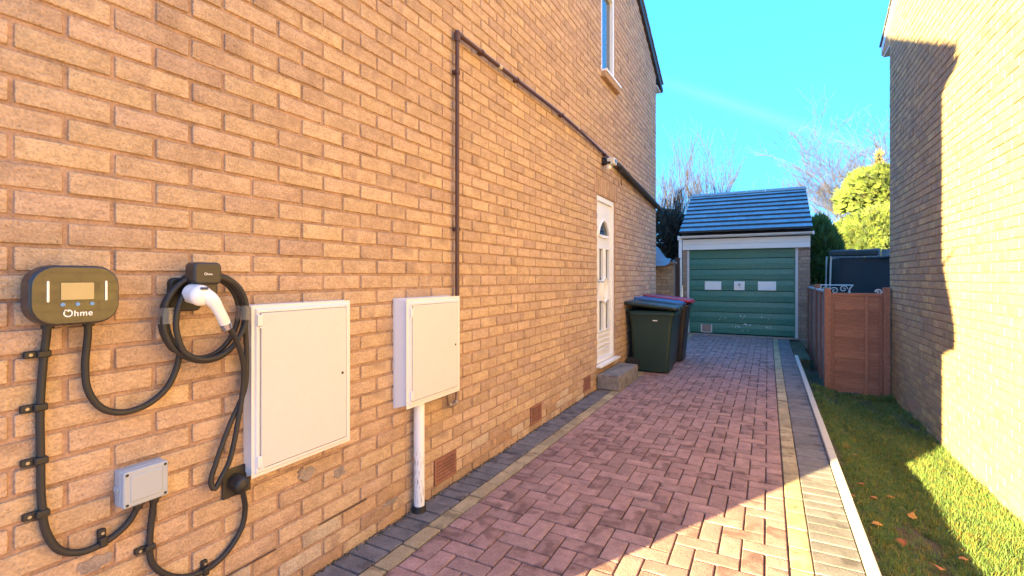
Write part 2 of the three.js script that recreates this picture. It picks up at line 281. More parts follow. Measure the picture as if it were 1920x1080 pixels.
function gableRoof(house, x0, x1, xv, zf, zb, eave, verge) {      // xv: the verge side that is seen
  const roof = new THREE.Group(); roof.name = 'roof'; house.add(roof);
  const over = 0.38, zm = (zf + zb) / 2, ang = Math.atan(PITCH), gauge = 0.30, n = Math.ceil((zm - zf + over) / Math.cos(ang) / gauge), rest = [];
  for (const side of [1, -1]) for (let k = 0; k < n; k++) {
    const s0 = k * gauge, put = (g) => { g.rotateX(side * (ang - 0.055)); const d = s0 + gauge / 2, z = side > 0 ? zf - over + d * Math.cos(ang) : zb + over - d * Math.cos(ang); g.translate(0, eave - over * PITCH + 0.17 + d * Math.sin(ang), -z); return g; };
    const mkTile = (xa, xb) => { const g = new THREE.BoxGeometry(xb - xa, 0.026, gauge + 0.07); g.translate((xa + xb) / 2, 0, 0); return put(g); };
    const dirn = xv === x1 ? -1 : 1;
    for (let j = 0; j < 2; j++) add(roof, 'roof_tile', mkTile(Math.min(xv, xv + dirn * 0.296) + dirn * 0.3 * j, Math.max(xv, xv + dirn * 0.296) + dirn * 0.3 * j), houseTile);
    for (let j = 2; j < 24; j++) rest.push(mkTile(Math.min(xv, xv + dirn * 0.296) + dirn * 0.3 * j, Math.max(xv, xv + dirn * 0.296) + dirn * 0.3 * j));
  }
  add(roof, 'tiling', merge(rest), houseTile, 'stuff');
  const prof = new THREE.Shape([[zf - 0.36, eave - 0.36 * PITCH], [zm, eave + PITCH * (zm - zf)], [zb + 0.36, eave - 0.36 * PITCH], [zb + 0.36, eave - 0.36 * PITCH + 0.13], [zm, eave + PITCH * (zm - zf) + 0.13], [zf - 0.36, eave - 0.36 * PITCH + 0.13]].map((p) => new THREE.Vector2(...p)));
  const slab = new THREE.ExtrudeGeometry(prof, { depth: x1 - x0 - 0.03, bevelEnabled: false }); slab.applyMatrix4(basis(neg(Z1), Y1, X1, new THREE.Vector3(x0 + 0.015, 0, 0)));
  add(roof, 'verge_board', slab, verge);
  for (const z of [zf - 0.36, zb + 0.36]) { const s = z < zm ? -1 : 1; add(roof, 'gutter', tube([V(x0 + 0.05, eave - 0.36 * PITCH + 0.05, z + s * 0.055), V(x1 - 0.02, eave - 0.36 * PITCH + 0.05, z + s * 0.055)], 0.05, 2, 10), verge); add(roof, 'soffit', box(x0 + 0.04, x1 - 0.04, eave - 0.36 * PITCH - 0.02, eave - 0.36 * PITCH - 0.003, Math.min(z, z - s * 0.37), Math.max(z, z - s * 0.37)), white); }
  const ridge = []; for (let j = 0; j < 16; j++) { const xa = xv === x1 ? x1 - (j + 1) * 0.45 : x0 + j * 0.45; ridge.push(tube([V(xa + 0.005, eave + PITCH * (zm - zf) + 0.17, zm), V(xa + 0.445, eave + PITCH * (zm - zf) + 0.17, zm)], 0.11, 1, 10)); }
  add(roof, 'ridge_tile', merge(ridge), houseTile, 'stuff');
  return roof;
}
const DOOR = [5.46, 6.21, 0.275, 2.30], WIN = [5.62, 6.20, 3.81, 4.96], VENTS = [[2.33, 2.555, 0.054, 0.204], [3.655, 3.88, 0.054, 0.204], [4.98, 5.205, 0.054, 0.204]];
const house = thing('brick_house', 'tall buff brick gable house with white side door and wall cabinets', 'house', [0, 0, 0], 'houses either side of the drive');
{
  const sh = new THREE.Shape([[ZF, -0.5], [ZB, -0.5], [ZB, EAVE], [ZM, EAVE + PITCH * (ZM - ZF)], [ZF, EAVE]].map((p) => new THREE.Vector2(...p)));
  for (const [a, b, c, d] of [DOOR, WIN, ...VENTS.map(([p, q, u, v]) => [p + 0.004, q - 0.004, u + 0.004, v - 0.004])]) sh.holes.push(new THREE.Path([[a, c], [a, d], [b, d], [b, c]].map((p) => new THREE.Vector2(...p))));
  const g = new THREE.ExtrudeGeometry(sh, { depth: 0.10, bevelEnabled: false });
  g.applyMatrix4(basis(neg(Z1), Y1, X1, new THREE.Vector3(LW - 0.1065, 0, 0)));
  const wall = add(house, 'wall', g, mortMat);
  add(house, 'inner_wall', merge([box(-9.2, LW - 0.115, -0.5, EAVE - 0.002, ZF + 0.006, ZB - 0.006)]), std({ color: rgb(0.30, 0.27, 0.24), roughness: 1 }));
  const beds = range(0.054 - 0.075 * 2, 7.3, 0.075);
  layBricks(wall, {
    beds, phase: 0.0457 - 0.1125 * 0 + 0.1125, seed: 11, pal: PAL, low: LOW, singles: 300,
    free: (b0, b1) => {
      let hi = ZB, lo = ZF; if (b1 > EAVE) { const t = (b1 - EAVE) / PITCH; lo = ZF + t; hi = ZB - t; if (hi - lo < 0.1) return []; }
      let L = [[lo, hi]];
      const cutIf = ([a, b, c, d], m = 0) => { if (b1 > c + 0.012 && b0 < d - 0.012) L = cut(L, a - m, b + m); };
      cutIf(DOOR); cutIf(WIN); VENTS.forEach((v) => cutIf(v, 0.005)); cutIf([DOOR[0] - 0.105, DOOR[1] + 0.105, 2.30, 2.529]); cutIf([WIN[0] - 0.02, WIN[1] + 0.1, WIN[2] - 0.075, WIN[2]]); cutIf([WIN[0] - 0.1, WIN[1] + 0.1, WIN[3], WIN[3] + 0.225]);
      return L;
    },
    at: (a, b) => [LW, b, a], place: (a, b, out) => basis(neg(Z1), Y1, X1, new THREE.Vector3(LW + out, b, -a)),
  });
  // cement smears and a spalled face
  const cement = std({ map: mortTex, color: rgb(0.36, 0.30, 0.28), roughness: 1 });
  for (const [z, y, w, h, m, sd] of [[0.676, 0.462, 0.042, 0.024, cement, 1], [1.42, 0.46, 0.05, 0.03, cement, 4], [1.60, 0.40, 0.035, 0.025, cement, 5], [1.95, 0.115, 0.06, 0.012, cement, 6]]) {
    const q = mulberry(sd * 31), sh2 = new THREE.Shape(); for (let i = 0; i < 18; i++) { const a = i / 18 * 6.2832, k = 0.7 + 0.5 * q(); i ? sh2.lineTo(z + w * k * Math.cos(a), y + h * k * Math.sin(a)) : sh2.moveTo(z + w * k * Math.cos(a), y + h * k * Math.sin(a)); }
    const pg = new THREE.ExtrudeGeometry(sh2, { depth: 0.0045, bevelEnabled: false }); pg.applyMatrix4(basis(neg(Z1), Y1, X1, new THREE.Vector3(LW - 0.0015, 0, 0))); add(wall, 'cement_smear', pg, m);
  }
  // soldier courses over door and window, brick sill under the window
  const rnd = mulberry(5), sold = (z0, z1, y0, h, o) => { for (let z = z0; z + 0.064 <= z1 + 0.001; z += 0.075) { const m = add(wall, 'brick', block(h - 0.01, 0.065, rnd, brickTone(rnd, [[0.56, 0.375, 0.24]])), brickMat); const mm = basis(Y1, Z1, X1, new THREE.Vector3(LW + o, y0 + 0.005, -(z + 0.065))); mm.decompose(m.position, m.quaternion, m.scale); } };
  sold(DOOR[0] - 0.10, DOOR[1] + 0.105, 2.304, 0.225, 0); sold(WIN[0] - 0.1, WIN[1] + 0.1, WIN[3], 0.225, 0);
  const sillG = new THREE.Group(); sillG.name = 'window_sill'; house.add(sillG);
  for (let z = WIN[0] - 0.02; z < WIN[1] + 0.06; z += 0.075) add(sillG, 'brick', box(LW - 0.09, LW + 0.055, WIN[2] - 0.075, WIN[2] - 0.008, z, z + 0.066, 0.005), std({ map: brickTex, bumpMap: brickBump, bumpScale: 0.003, color: rgb(0.58, 0.38, 0.24), roughness: 0.95 }));
  // damp-course gap low on the near end
  const dpm = std({ map: brickTex, color: rgb(0.15, 0.10, 0.08), roughness: 0.9 }), dr0 = mulberry(6);
  for (let z = 1.0; z < 2.1;) { const L = 0.05 + 0.16 * dr0(), h = 0.0015 + 0.003 * dr0(); if (dr0() < 0.75) add(wall, 'damp_course', box(LW - 0.006, LW - 0.001 + 0.003 * dr0(), 0.2035 - h, 0.2035 + h * 0.4, z, z + L), dpm); z += L + 0.004; }
  // front wall of the house (faces the street)
  const front = add(house, 'wall', box(-9.2, LW - 0.0065, -0.5, EAVE, ZF - 0.1 + 0.0, ZF - 0.0065 + 0.006), mortMat);
  layBricks(front, { beds: range(0.054 - 0.15, EAVE - 0.05, 0.075), phase: 0, seed: 12, pal: PAL, singles: 0, free: () => [[-5.2, LW - 0.001]], at: (a, b) => [a, b, ZF], place: (a, b, out) => basis(X1, Y1, Z1, new THREE.Vector3(a, b, -(ZF - 0.1) + 0.0065 + out)) });
  const rear = add(house, 'wall', box(-9.2, LW - 0.0065, -0.5, EAVE, ZB - 0.006, ZB + 0.001), mortMat);
  gableRoof(house, -9.2, LW + 0.055, LW + 0.055, ZF, ZB, EAVE, std({ color: rgb(0.035, 0.032, 0.034), roughness: 0.6 }));
  // lean-to canopy on the street front; its shadow shows on the neighbour's wall
  const can = new THREE.ExtrudeGeometry(new THREE.Shape([[0, 2.30], [-0.36, 2.30], [-0.36, 2.50], [0, 3.12]].map((p) => new THREE.Vector2(...p))), { depth: 5, bevelEnabled: false });
  can.applyMatrix4(basis(neg(Z1), Y1, X1, V(-6.79, 0, ZF - 0.105))); add(house, 'porch_canopy', can, houseTile);
  add(house, 'canopy_flashing', rod(V(LW + 0.02, 3.05, ZF - 0.1), V(LW + 0.0, 3.17, ZF - 0.40), 0.022, 0.014), houseTile);
  // air bricks
  const ventMat = std({ map: brickTex, color: rgb(0.34, 0.15, 0.10), roughness: 0.9 });
  VENTS.forEach(([a, b, c, d], i) => {
    const v = new THREE.Group(); v.name = 'air_brick'; house.add(v);
    const s = new THREE.Shape([[a, c], [b, c], [b, d], [a, d]].map((p) => new THREE.Vector2(...p)));
    if (i === 0) { for (let r = 0; r < 6; r++) for (let k = 0; k < 10; k++) { const z = a + 0.024 + k * 0.0197, y = c + 0.022 + r * 0.021; s.holes.push(new THREE.Path([[z - 0.0045, y - 0.0045], [z - 0.0045, y + 0.0045], [z + 0.0045, y + 0.0045], [z + 0.0045, y - 0.0045]].map((p) => new THREE.Vector2(...p)))); } }
    else for (let r = 0; r < 6; r++) { const y = c + 0.02 + r * 0.021; s.holes.push(new THREE.Path([[a + 0.02, y], [a + 0.02, y + 0.010], [b - 0.02, y + 0.010], [b - 0.02, y]].map((p) => new THREE.Vector2(...p)))); }
    const e = new THREE.ExtrudeGeometry(s, { depth: 0.012, bevelEnabled: false }); e.applyMatrix4(basis(neg(Z1), Y1, X1, new THREE.Vector3(LW - 0.0085, 0, 0)));
    add(v, 'grille', e, ventMat);
  });
  // side door: white frame, panelled leaf with glazed strips
  const dr = new THREE.Group(); dr.name = 'door'; house.add(dr);
  const [a, b, c, d] = DOOR, f0 = LW - 0.085, f1 = LW - 0.018;
  const frame = merge([box(f0, f1, c, d, a + 0.002, a + 0.065, 0.004), box(f0, f1, c, d, b - 0.065, b - 0.002, 0.004), box(f0, f1, d - 0.066, d - 0.002, a + 0.066, b - 0.066, 0.004)]);
  add(dr, 'frame', frame, upvc);
  add(dr, 'threshold', merge([box(f0, LW + 0.06, c - 0.028, c - 0.001, a - 0.035, b + 0.035, 0.004), box(f0, f1 + 0.004, c, c + 0.05, a + 0.066, b - 0.066, 0.004)]), upvc);
  const za = a + 0.068, zb = b - 0.068, zc = (za + zb) / 2, x0 = LW - 0.075, x1 = LW - 0.042;
  // leaf with openings
  const leaf = new THREE.Shape([[za, c + 0.052], [zb, c + 0.052], [zb, d - 0.068], [za, d - 0.068]].map((p) => new THREE.Vector2(...p)));
  const strips = [[za + 0.10, zc - 0.055, 1.28, 1.66], [zc + 0.055, zb - 0.10, 1.28, 1.66], [za + 0.10, zc - 0.055, 0.66, 1.02], [zc + 0.055, zb - 0.10, 0.66, 1.02]];
  const holeOf = (pts) => new THREE.Path(pts.map((p) => new THREE.Vector2(...p)));
  const fan = []; for (let i = 0; i <= 12; i++) { const t = i / 12; fan.push([lerp(za + 0.09, zb - 0.09, t), 1.84 + 0.17 * Math.sin(Math.PI * t) ** 0.8]); }
  strips.forEach(([p, q, r, s]) => leaf.holes.push(holeOf([[p, r], [p, s], [q, s], [q, r]]))); leaf.holes.push(holeOf([...fan].reverse()));
  const lg = new THREE.ExtrudeGeometry(leaf, { depth: x1 - x0, bevelEnabled: false }); lg.applyMatrix4(basis(neg(Z1), Y1, X1, new THREE.Vector3(x0, 0, 0)));
  const leafM = add(dr, 'leaf', lg, upvc);
  strips.forEach(([p, q, r, s]) => add(dr, 'pane', box(x0 + 0.010, x0 + 0.016, r, s, p, q), glass));
  add(dr, 'pane', box(x0 + 0.010, x0 + 0.016, 1.80, 2.04, za + 0.08, zb - 0.08), glass);
  const beads = []; const bead = (pts, r = 0.011) => beads.push(tube(pts, r, 40, 6, true));
  strips.forEach(([p, q, r, s]) => beads.push(box(x1 - 0.004, x1 + 0.014, r - 0.02, r, p - 0.02, q + 0.02, 0.004), box(x1 - 0.004, x1 + 0.014, s, s + 0.02, p - 0.02, q + 0.02, 0.004), box(x1 - 0.004, x1 + 0.014, r, s, p - 0.02, p, 0.004), box(x1 - 0.004, x1 + 0.014, r, s, q, q + 0.02, 0.004)));
  bead([...fan.map(([z, y]) => V(x1 + 0.004, y + 0.012, z)), V(x1 + 0.004, 1.828, zb - 0.085), V(x1 + 0.004, 1.828, za + 0.085)], 0.014);
  const oval = []; for (let i = 0; i < 24; i++) { const t = i / 24 * 6.2832; oval.push(V(x1 + 0.006, 1.15 + 0.155 * Math.sin(t), zc + 0.105 * Math.cos(t))); } bead(oval, 0.022);
  const oval2 = oval.map((v) => v.clone().lerp(V(x1 + 0.006, 1.15, zc), 0.42)); bead(oval2, 0.014);
  for (const y of [0.40, 0.46, 0.52, 0.58]) beads.push(box(x1 - 0.003, x1 + 0.009, y, y + 0.028, za + 0.08, zb - 0.08, 0.004));
  add(dr, 'moulding', merge(beads), upvc);
  const hd = merge([box(x1 - 0.002, x1 + 0.012, 1.14, 1.34, za + 0.018, za + 0.046, 0.004), rod(V(x1 + 0.01, 1.26, za + 0.032), V(x1 + 0.05, 1.26, za + 0.032), 0.009), rod(V(x1 + 0.048, 1.26, za + 0.028), V(x1 + 0.048, 1.255, za + 0.15), 0.009)]);
  add(dr, 'handle', hd, std({ color: rgb(0.6, 0.6, 0.6), metalness: 0.9, roughness: 0.3 }));
  // upper window
  const wn = new THREE.Group(); wn.name = 'window'; house.add(wn);
  const [wa, wb, wc, wd] = WIN;
  add(wn, 'frame', merge([box(f0, f1 + 0.008, wc + 0.002, wd - 0.002, wa + 0.002, wa + 0.06, 0.005), box(f0, f1 + 0.008, wc + 0.002, wd - 0.002, wb - 0.06, wb - 0.002, 0.005), box(f0, f1 + 0.008, wc + 0.002, wc + 0.06, wa + 0.061, wb - 0.061, 0.005), box(f0, f1 + 0.008, wd - 0.06, wd - 0.002, wa + 0.061, wb - 0.061, 0.005), box(LW - 0.03, LW + 0.068, wc - 0.006, wc + 0.022, wa + 0.0, wb + 0.07, 0.004)]), upvc);
  add(wn, 'pane', box(f0 + 0.02, f0 + 0.03, wc + 0.055, wd - 0.055, wa + 0.055, wb - 0.055), glass);
  // front window out of view, for the street side
  add(house, 'window', box(-5.4, -3.6, 1.0, 2.1, ZF - 0.125, ZF - 0.09), glass);
}

// ------------------------------------------------------------------ house on the right
const ZF2 = -0.4, ZB2 = 8.118, EAVE2 = 4.62;
{
  const h = thing('brick_house', 'buff brick gable house beside the grass strip with its end wall half in sun', 'house', [0, 0, 0], 'houses either side of the drive');
  const zm = (ZF2 + ZB2) / 2, sh = new THREE.Shape([[ZF2, -0.6], [ZB2, -0.6], [ZB2, EAVE2], [zm, EAVE2 + PITCH * (zm - ZF2)], [ZF2, EAVE2]].map((p) => new THREE.Vector2(...p)));
  const g = new THREE.ExtrudeGeometry(sh, { depth: 6.5, bevelEnabled: false }); g.applyMatrix4(basis(neg(Z1), Y1, X1, new THREE.Vector3(RW + 0.0048, 0, 0)));
  const wall = add(h, 'wall', g, mortGreyMat), pal = [[0.53, 0.39, 0.225], [0.56, 0.415, 0.235], [0.49, 0.36, 0.215], [0.58, 0.43, 0.23], [0.45, 0.335, 0.215]];
  layBricks(wall, {
    beds: range(-0.004 - 0.075 * 6, 6.7, 0.075), phase: 0.05, seed: 22, pal, singles: 300,
    free: (b0, b1) => { let lo = ZF2, hi = ZB2; if (b1 > EAVE2) { const t = (b1 - EAVE2) / PITCH; lo += t; hi -= t; if (hi - lo < 0.1) return []; } let L = [[lo, hi]]; for (const z of [3.55, 4.86, 6.9]) if (b1 > -0.24 && b0 < -0.1) L = cut(L, z - 0.005, z + 0.23); return L; },
    at: (a, b) => [RW, b, a], place: (a, b, out, e) => basis(Z1, Y1, neg(X1), new THREE.Vector3(RW - out, b, -e)),
  });
  for (const z of [3.55, 4.86, 6.9]) { const v = new THREE.Group(); v.name = 'air_brick'; h.add(v); add(v, 'grille', box(RW - 0.002, RW + 0.005, -0.225, -0.085, z, z + 0.225, 0.002), std({ map: brickTex, color: rgb(0.5, 0.33, 0.24), roughness: 0.9 })); }
  gableRoof(h, RW - 0.045, RW + 6.5, RW - 0.045, ZF2, ZB2, EAVE2, std({ color: rgb(0.7, 0.7, 0.7), roughness: 0.5 }));
}

// ------------------------------------------------------------------ wall cabinets
function cabinet(name, label, z0, z1, y0, y1, depth, lip, hinges, key) {
  const t = thing(name, label, 'cabinet', [LW, y0, z0], 'white meter cabinets on the wall');
  const h = y1 - y0, w = z1 - z0, L = lip;
  // sloping surround: back outline to smaller front outline, then the recessed door
  const ring = (x, m, dz = 0) => [[x, m, m], [x, m, w - m], [x, h - m, w - m], [x, h - m, m]];
  const quadStrip = (A, B) => { const p = []; for (let i = 0; i < 4; i++) { const a = A[i], b = A[(i + 1) % 4], c = B[(i + 1) % 4], d = B[i]; for (const q of [a, b, c, a, c, d]) p.push(q[0], q[1], -q[2]); } const g = new THREE.BufferGeometry(); g.setAttribute('position', new THREE.Float32BufferAttribute(p, 3)); g.computeVertexNormals(); g.setAttribute('uv', new THREE.Float32BufferAttribute(new Float32Array(p.length / 3 * 2), 2)); return g; };
  const rings = [ring(0, 0), ring(depth * 0.12, 0.001), ring(depth * 0.93, L), ring(depth, L + 0.004), ring(depth, L + 0.013), ring(depth - 0.008, L + 0.0135)];
  const body = []; for (let i = 0; i < rings.length - 1; i++) body.push(quadStrip(rings[i], rings[i + 1]));
  const back = new THREE.PlaneGeometry(w - 0.004, h - 0.004); back.rotateY(Math.PI / 2); back.translate(depth - 0.0082, h / 2, -w / 2); body.push(back);
  const bm = phys({ color: rgb(0.68, 0.67, 0.70), roughness: 0.42, side: THREE.DoubleSide });
  add(t, 'surround', merge(body), bm);
  const door = add(t, 'door', box(depth - 0.007, depth + 0.002, L + 0.016, h - L - 0.016, L + 0.020, w - L - 0.016, 0.002), whiteOld);
  add(door, 'lock', rod(V(depth + 0.001, h * 0.5, w - L - 0.04), V(depth + 0.0035, h * 0.5, w - L - 0.04), 0.006), black);
  for (const y of hinges) add(t, 'hinge', merge([box(depth - 0.002, depth + 0.006, h * y - 0.022, h * y + 0.022, L + 0.002, L + 0.024, 0.003), box(depth - 0.004, depth + 0.004, h * y - 0.03, h * y - 0.024, L + 0.010, L + 0.03, 0.001)]), bm);
  return t;
}
cabinet('meter_cabinet', 'large white meter cabinet fixed beside the coiled charging cable', 1.135, 1.625, 0.548, 1.210, 0.055, 0.016, [0.09, 0.91]);
cabinet('meter_cabinet', 'smaller deep white meter cabinet standing on a white pipe', 1.968, 2.468, 0.612, 1.202, 0.098, 0.022, [0.12, 0.87]);
{
  const t = thing('gas_pipe', 'white painted pipe running from small cabinet down to the paving', 'pipe', [LW + 0.045, 0, 2.13]);
  const paint = std({ color: rgb(0.80, 0.80, 0.82), roughness: 0.5, map: tex(256, (u, v) => { const c = smooth(0.64, 0.68, nMid(u * 2, v * 0.5)) * smooth(0.62, 0.45, v); return [lerp(1, 0.5, c), lerp(1, 0.45, c), lerp(1, 0.42, c)]; }) });
  add(t, 'pipe', rod(V(0, 0.02, 0), V(0, 0.64, 0), 0.030, 0.030, 20), paint);
  add(t, 'collar', rod(V(0, -0.006, 0), V(0, 0.035, 0), 0.042, 0.036, 18), black);
}
{
  const t = thing('copper_bend', 'small dull U shaped copper pipe under the smaller cabinet', 'pipe', [LW, 0.5, 2.42]);
  add(t, 'pipe', tube([V(0.03, 0.13, 0.01), V(0.03, 0.06, 0.01), V(0.03, 0.018, 0.025), V(0.03, 0.012, 0.06), V(0.03, 0.018, 0.09), V(0.03, 0.06, 0.105), V(0.03, 0.13, 0.105)], 0.012, 50, 10), std({ color: rgb(0.30, 0.22, 0.17), metalness: 0.7, roughness: 0.5 }));
  for (const z of [0.025, 0.092]) add(t, 'elbow', new THREE.SphereGeometry(0.0165, 12, 10).translate(0.03, 0.022, -z), std({ color: rgb(0.36, 0.30, 0.26), metalness: 0.6, roughness: 0.5 }));
}
// ------------------------------------------------------------------ brown overflow pipe and black lagged pipe
const brownPipe = std({ color: rgb(0.075, 0.032, 0.026), roughness: 0.4 });
{
  const t = thing('overflow_pipe', 'thin brown plastic pipe climbing from the cabinet then running along the wall', 'pipe', [LW, 0, 0]);
  add(t, 'upright', rod(V(0.032, 1.18, 2.524), V(0.032, 2.86, 2.524), 0.0135, 0.0135, 12), brownPipe);
  add(t, 'run', tube([V(0.032, 2.868, 2.53), V(0.032, 2.866, 3.2), V(0.032, 2.868, 4.3), V(0.032, 2.83, 5.2), V(0.032, 2.785, 5.9), V(0.034, 2.75, 6.16)], 0.0155, 60, 10), brownPipe);
  add(t, 'elbow', merge([new THREE.SphereGeometry(0.022, 14, 10).translate(0.032, 2.866, -2.524), rod(V(0.032, 2.815, 2.524), V(0.032, 2.866, 2.524), 0.019), rod(V(0.032, 2.867, 2.524), V(0.032, 2.867, 2.575), 0.019)]), brownPipe);
  const clipAt = (y, z, vert) => add(t, 'clip', merge([vert ? rod(V(0.032, y - 0.012, z), V(0.032, y + 0.012, z), 0.019) : rod(V(0.032, y, z - 0.012), V(0.032, y, z + 0.012), 0.021), box(0.002, 0.032, y - 0.012, y + 0.012, z - 0.016, z + 0.016, 0.003)]), brownPipe);
  clipAt(2.62, 2.524, true); clipAt(1.62, 2.524, true);
  for (const [y, z] of [[2.866, 2.82], [2.867, 3.35], [2.868, 4.28], [2.80, 5.65]]) clipAt(y, z, false);
  add(t, 'joint', merge([rod(V(0.032, 2.867, 3.05), V(0.032, 2.867, 3.09), 0.0175), rod(V(0.032, 2.862, 4.70), V(0.032, 2.861, 4.73), 0.0175)]), std({ color: rgb(0.5, 0.45, 0.4), roughness: 0.6 }));
}
{
  const t = thing('lagged_pipe', 'black foam wrapped pipe sloping down to the far house corner', 'pipe', [LW, 0, 0]);
  add(t, 'lagging', tube([V(0.045, 2.772, 6.18), V(0.047, 2.715, 6.8), V(0.047, 2.655, 7.6), V(0.045, 2.575, 8.6), V(0.045, 2.545, 8.93)], 0.042, 50, 10), std({ map: slateTex, color: rgb(0.05, 0.045, 0.045), roughness: 0.9 }));
  add(t, 'end_cap', merge([new THREE.SphereGeometry(0.042, 12, 8).translate(0.045, 2.545, -8.93), new THREE.SphereGeometry(0.042, 12, 8).translate(0.045, 2.772, -6.18)]), black);
  add(t, 'loose_wire', tube([V(0.05, 2.77, 6.22), V(0.06, 2.70, 6.26), V(0.055, 2.60, 6.30), V(0.05, 2.535, 6.33)], 0.006, 20, 6), black);
}
{
  const t = thing('security_camera', 'small black and silver camera light bracketed on wall above the door', 'camera', [LW, 2.70, 5.66]);
  add(t, 'bracket', merge([rod(V(0, 0.02, 0), V(0.05, 0.02, 0), 0.05, 0.045, 16), rod(V(0.04, 0.02, 0), V(0.085, 0.03, -0.02), 0.022)]), black);
  const b = box(0.07, 0.16, -0.035, 0.045, -0.06, 0.06, 0.01); add(t, 'body', b, std({ color: rgb(0.62, 0.60, 0.56), roughness: 0.4 }));
  add(t, 'lens', rod(V(0.16, 0.005, 0.0), V(0.168, 0.005, 0.0), 0.024), glossBlack);
  add(t, 'sensor', merge([new THREE.SphereGeometry(0.034, 14, 10).translate(0.085, -0.06, 0.025)]), white);
  add(t, 'visor', box(0.05, 0.12, -0.03, -0.005, -0.085, -0.062, 0.006), black);
  add(t, 'lead', tube([V(0.02, 0.06, 0.02), V(0.012, 0.12, 0.0), V(0.012, 0.13, -0.25), V(0.012, 0.10, 0.32), V(0.03, 0.05, 0.42)].map((v) => v), 0.004, 40, 5), black);
}

// ------------------------------------------------------------------ charging point, cable, holder
const font = await new FontLoader().loadAsync('fonts/droid/droid_sans_bold.typeface.json');
// lettering on a plane facing the drive: local x runs along the wall, y up
function lettering(text, size, depth) { const g = new TextGeometry(text, { font, size, depth, curveSegments: 5 }); g.computeBoundingBox(); return g; }
function badge(size, out, y, z) { // ring with a tick, then letters
  const r = size * 0.60, arc = new THREE.TorusGeometry(r, size * 0.13, 6, 30, Math.PI * 1.72); arc.rotateZ(Math.PI * 0.78); arc.scale(1, 1, 0.25); arc.translate(r, r * 0.98, 0);
  const tick = tube([new THREE.Vector3(r * 0.1, r * 1.95, 0), new THREE.Vector3(r * 0.75, r * 1.95, 0), new THREE.Vector3(r * 1.15, r * 1.45, 0)], size * 0.10, 12, 6); tick.scale(1, 1, 0.3);
  const tx = lettering('hme', size, size * 0.06); tx.translate(r * 2.25, 0, -size * 0.03);
  const g = merge([arc, tick, tx]); g.applyMatrix4(basis(neg(Z1), Y1, X1, V(out, y, z))); return g;
}
function roundedOutline(w, h, r) { const s = new THREE.Shape(); s.moveTo(r, 0); s.lineTo(w - r, 0); s.absarc(w - r, r, r, -Math.PI / 2, 0); s.lineTo(w, h - r); s.absarc(w - r, h - r, r, 0, Math.PI / 2); s.lineTo(r, h); s.absarc(r, h - r, r, Math.PI / 2, Math.PI); s.lineTo(0, r); s.absarc(r, r, r, Math.PI, Math.PI * 1.5); return s; }
function pad(w, h, r, depth, bev, x, y, z) { const g = new THREE.ExtrudeGeometry(roundedOutline(w - 2 * bev, h - 2 * bev, Math.max(0.001, r - bev)), { depth: depth - bev, bevelEnabled: true, bevelThickness: bev, bevelSize: bev, bevelSegments: 4, curveSegments: 14 }); g.translate(bev, bev, 0); g.applyMatrix4(basis(neg(Z1), Y1, X1, V(x, y, z))); return g; }
{
  const t = thing('charging_point', 'black glossy car charging unit with small beige screen on the wall', 'charger', [LW, 1.187, 0.497]);
  add(t, 'mount', pad(0.178, 0.14, 0.05, 0.065, 0.012, 0.0, 0.012, 0.018), std({ color: rgb(0.025, 0.022, 0.022), roughness: 0.55 }));
  add(t, 'housing', pad(0.196, 0.162, 0.056, 0.052, 0.010, 0.058, 0, 0), std({ color: rgb(0.03, 0.028, 0.032), roughness: 0.4 }));
  add(t, 'front_panel', pad(0.186, 0.152, 0.052, 0.0035, 0.0015, 0.1095, 0.005, 0.005), glossBlack);
  add(t, 'screen', pad(0.071, 0.046, 0.002, 0.0012, 0.0004, 0.1138, 0.069, 0.062), std({ color: rgb(0.44, 0.36, 0.19), roughness: 0.35 }));
  for (const z of [0.0335, 0.1585]) add(t, 'light_bar', pad(0.0052, 0.056, 0.0025, 0.0012, 0.0004, 0.1138, 0.064, z), std({ color: rgb(0.85, 0.84, 0.82), roughness: 0.4 }));
  for (const z of [0.066, 0.0975, 0.129]) add(t, 'button', rod(V(0.1138, 0.0565, z), V(0.1152, 0.0565, z), 0.0052, 0.005, 16), std({ color: rgb(0.13, 0.30, 0.62), roughness: 0.4 }));
  add(t, 'lettering', badge(0.0145, 0.1146, 0.024, 0.068), white);
  for (const z of [0.062, 0.152]) add(t, 'gland', rod(V(0.030, -0.012, z), V(0.030, 0.02, z), 0.0135, 0.016, 14), black);
}
const CR = 0.0098;
{
  const t = thing('supply_cable', 'black cable clipped down from the charging unit to the grey junction box', 'cable', [LW, 0, 0]);
  add(t, 'cable', tube([V(0.03, 1.19, 0.559), V(0.022, 1.15, 0.559), V(0.016, 1.10, 0.556), V(0.014, 0.96, 0.549), V(0.014, 0.815, 0.55), V(0.014, 0.70, 0.552), V(0.014, 0.61, 0.562), V(0.014, 0.545, 0.592), V(0.014, 0.516, 0.642), V(0.014, 0.520, 0.70), V(0.016, 0.548, 0.750), V(0.024, 0.59, 0.772), V(0.03, 0.615, 0.773)], CR, 120, 10), cableMat);
}
{
  const t = thing('output_cable', 'black cable drooping from the charging unit across to the coil', 'cable', [LW, 0, 0]);
  add(t, 'cable', tube([V(0.03, 1.19, 0.648), V(0.026, 1.15, 0.649), V(0.02, 1.06, 0.645), V(0.02, 0.985, 0.652), V(0.02, 0.925, 0.685), V(0.02, 0.900, 0.735), V(0.02, 0.907, 0.80), V(0.02, 0.948, 0.858), V(0.022, 1.01, 0.888), V(0.028, 1.07, 0.897)], CR, 120, 10), cableMat);
}
const CLIPS = [[1.106, 0.556, 0], [0.961, 0.549, 0], [0.815, 0.55, 0], [0.668, 0.5535, 0], [0.5225, 0.688, 1], [0.445, 0.8125, 0], [0.274, 0.985, 1]];
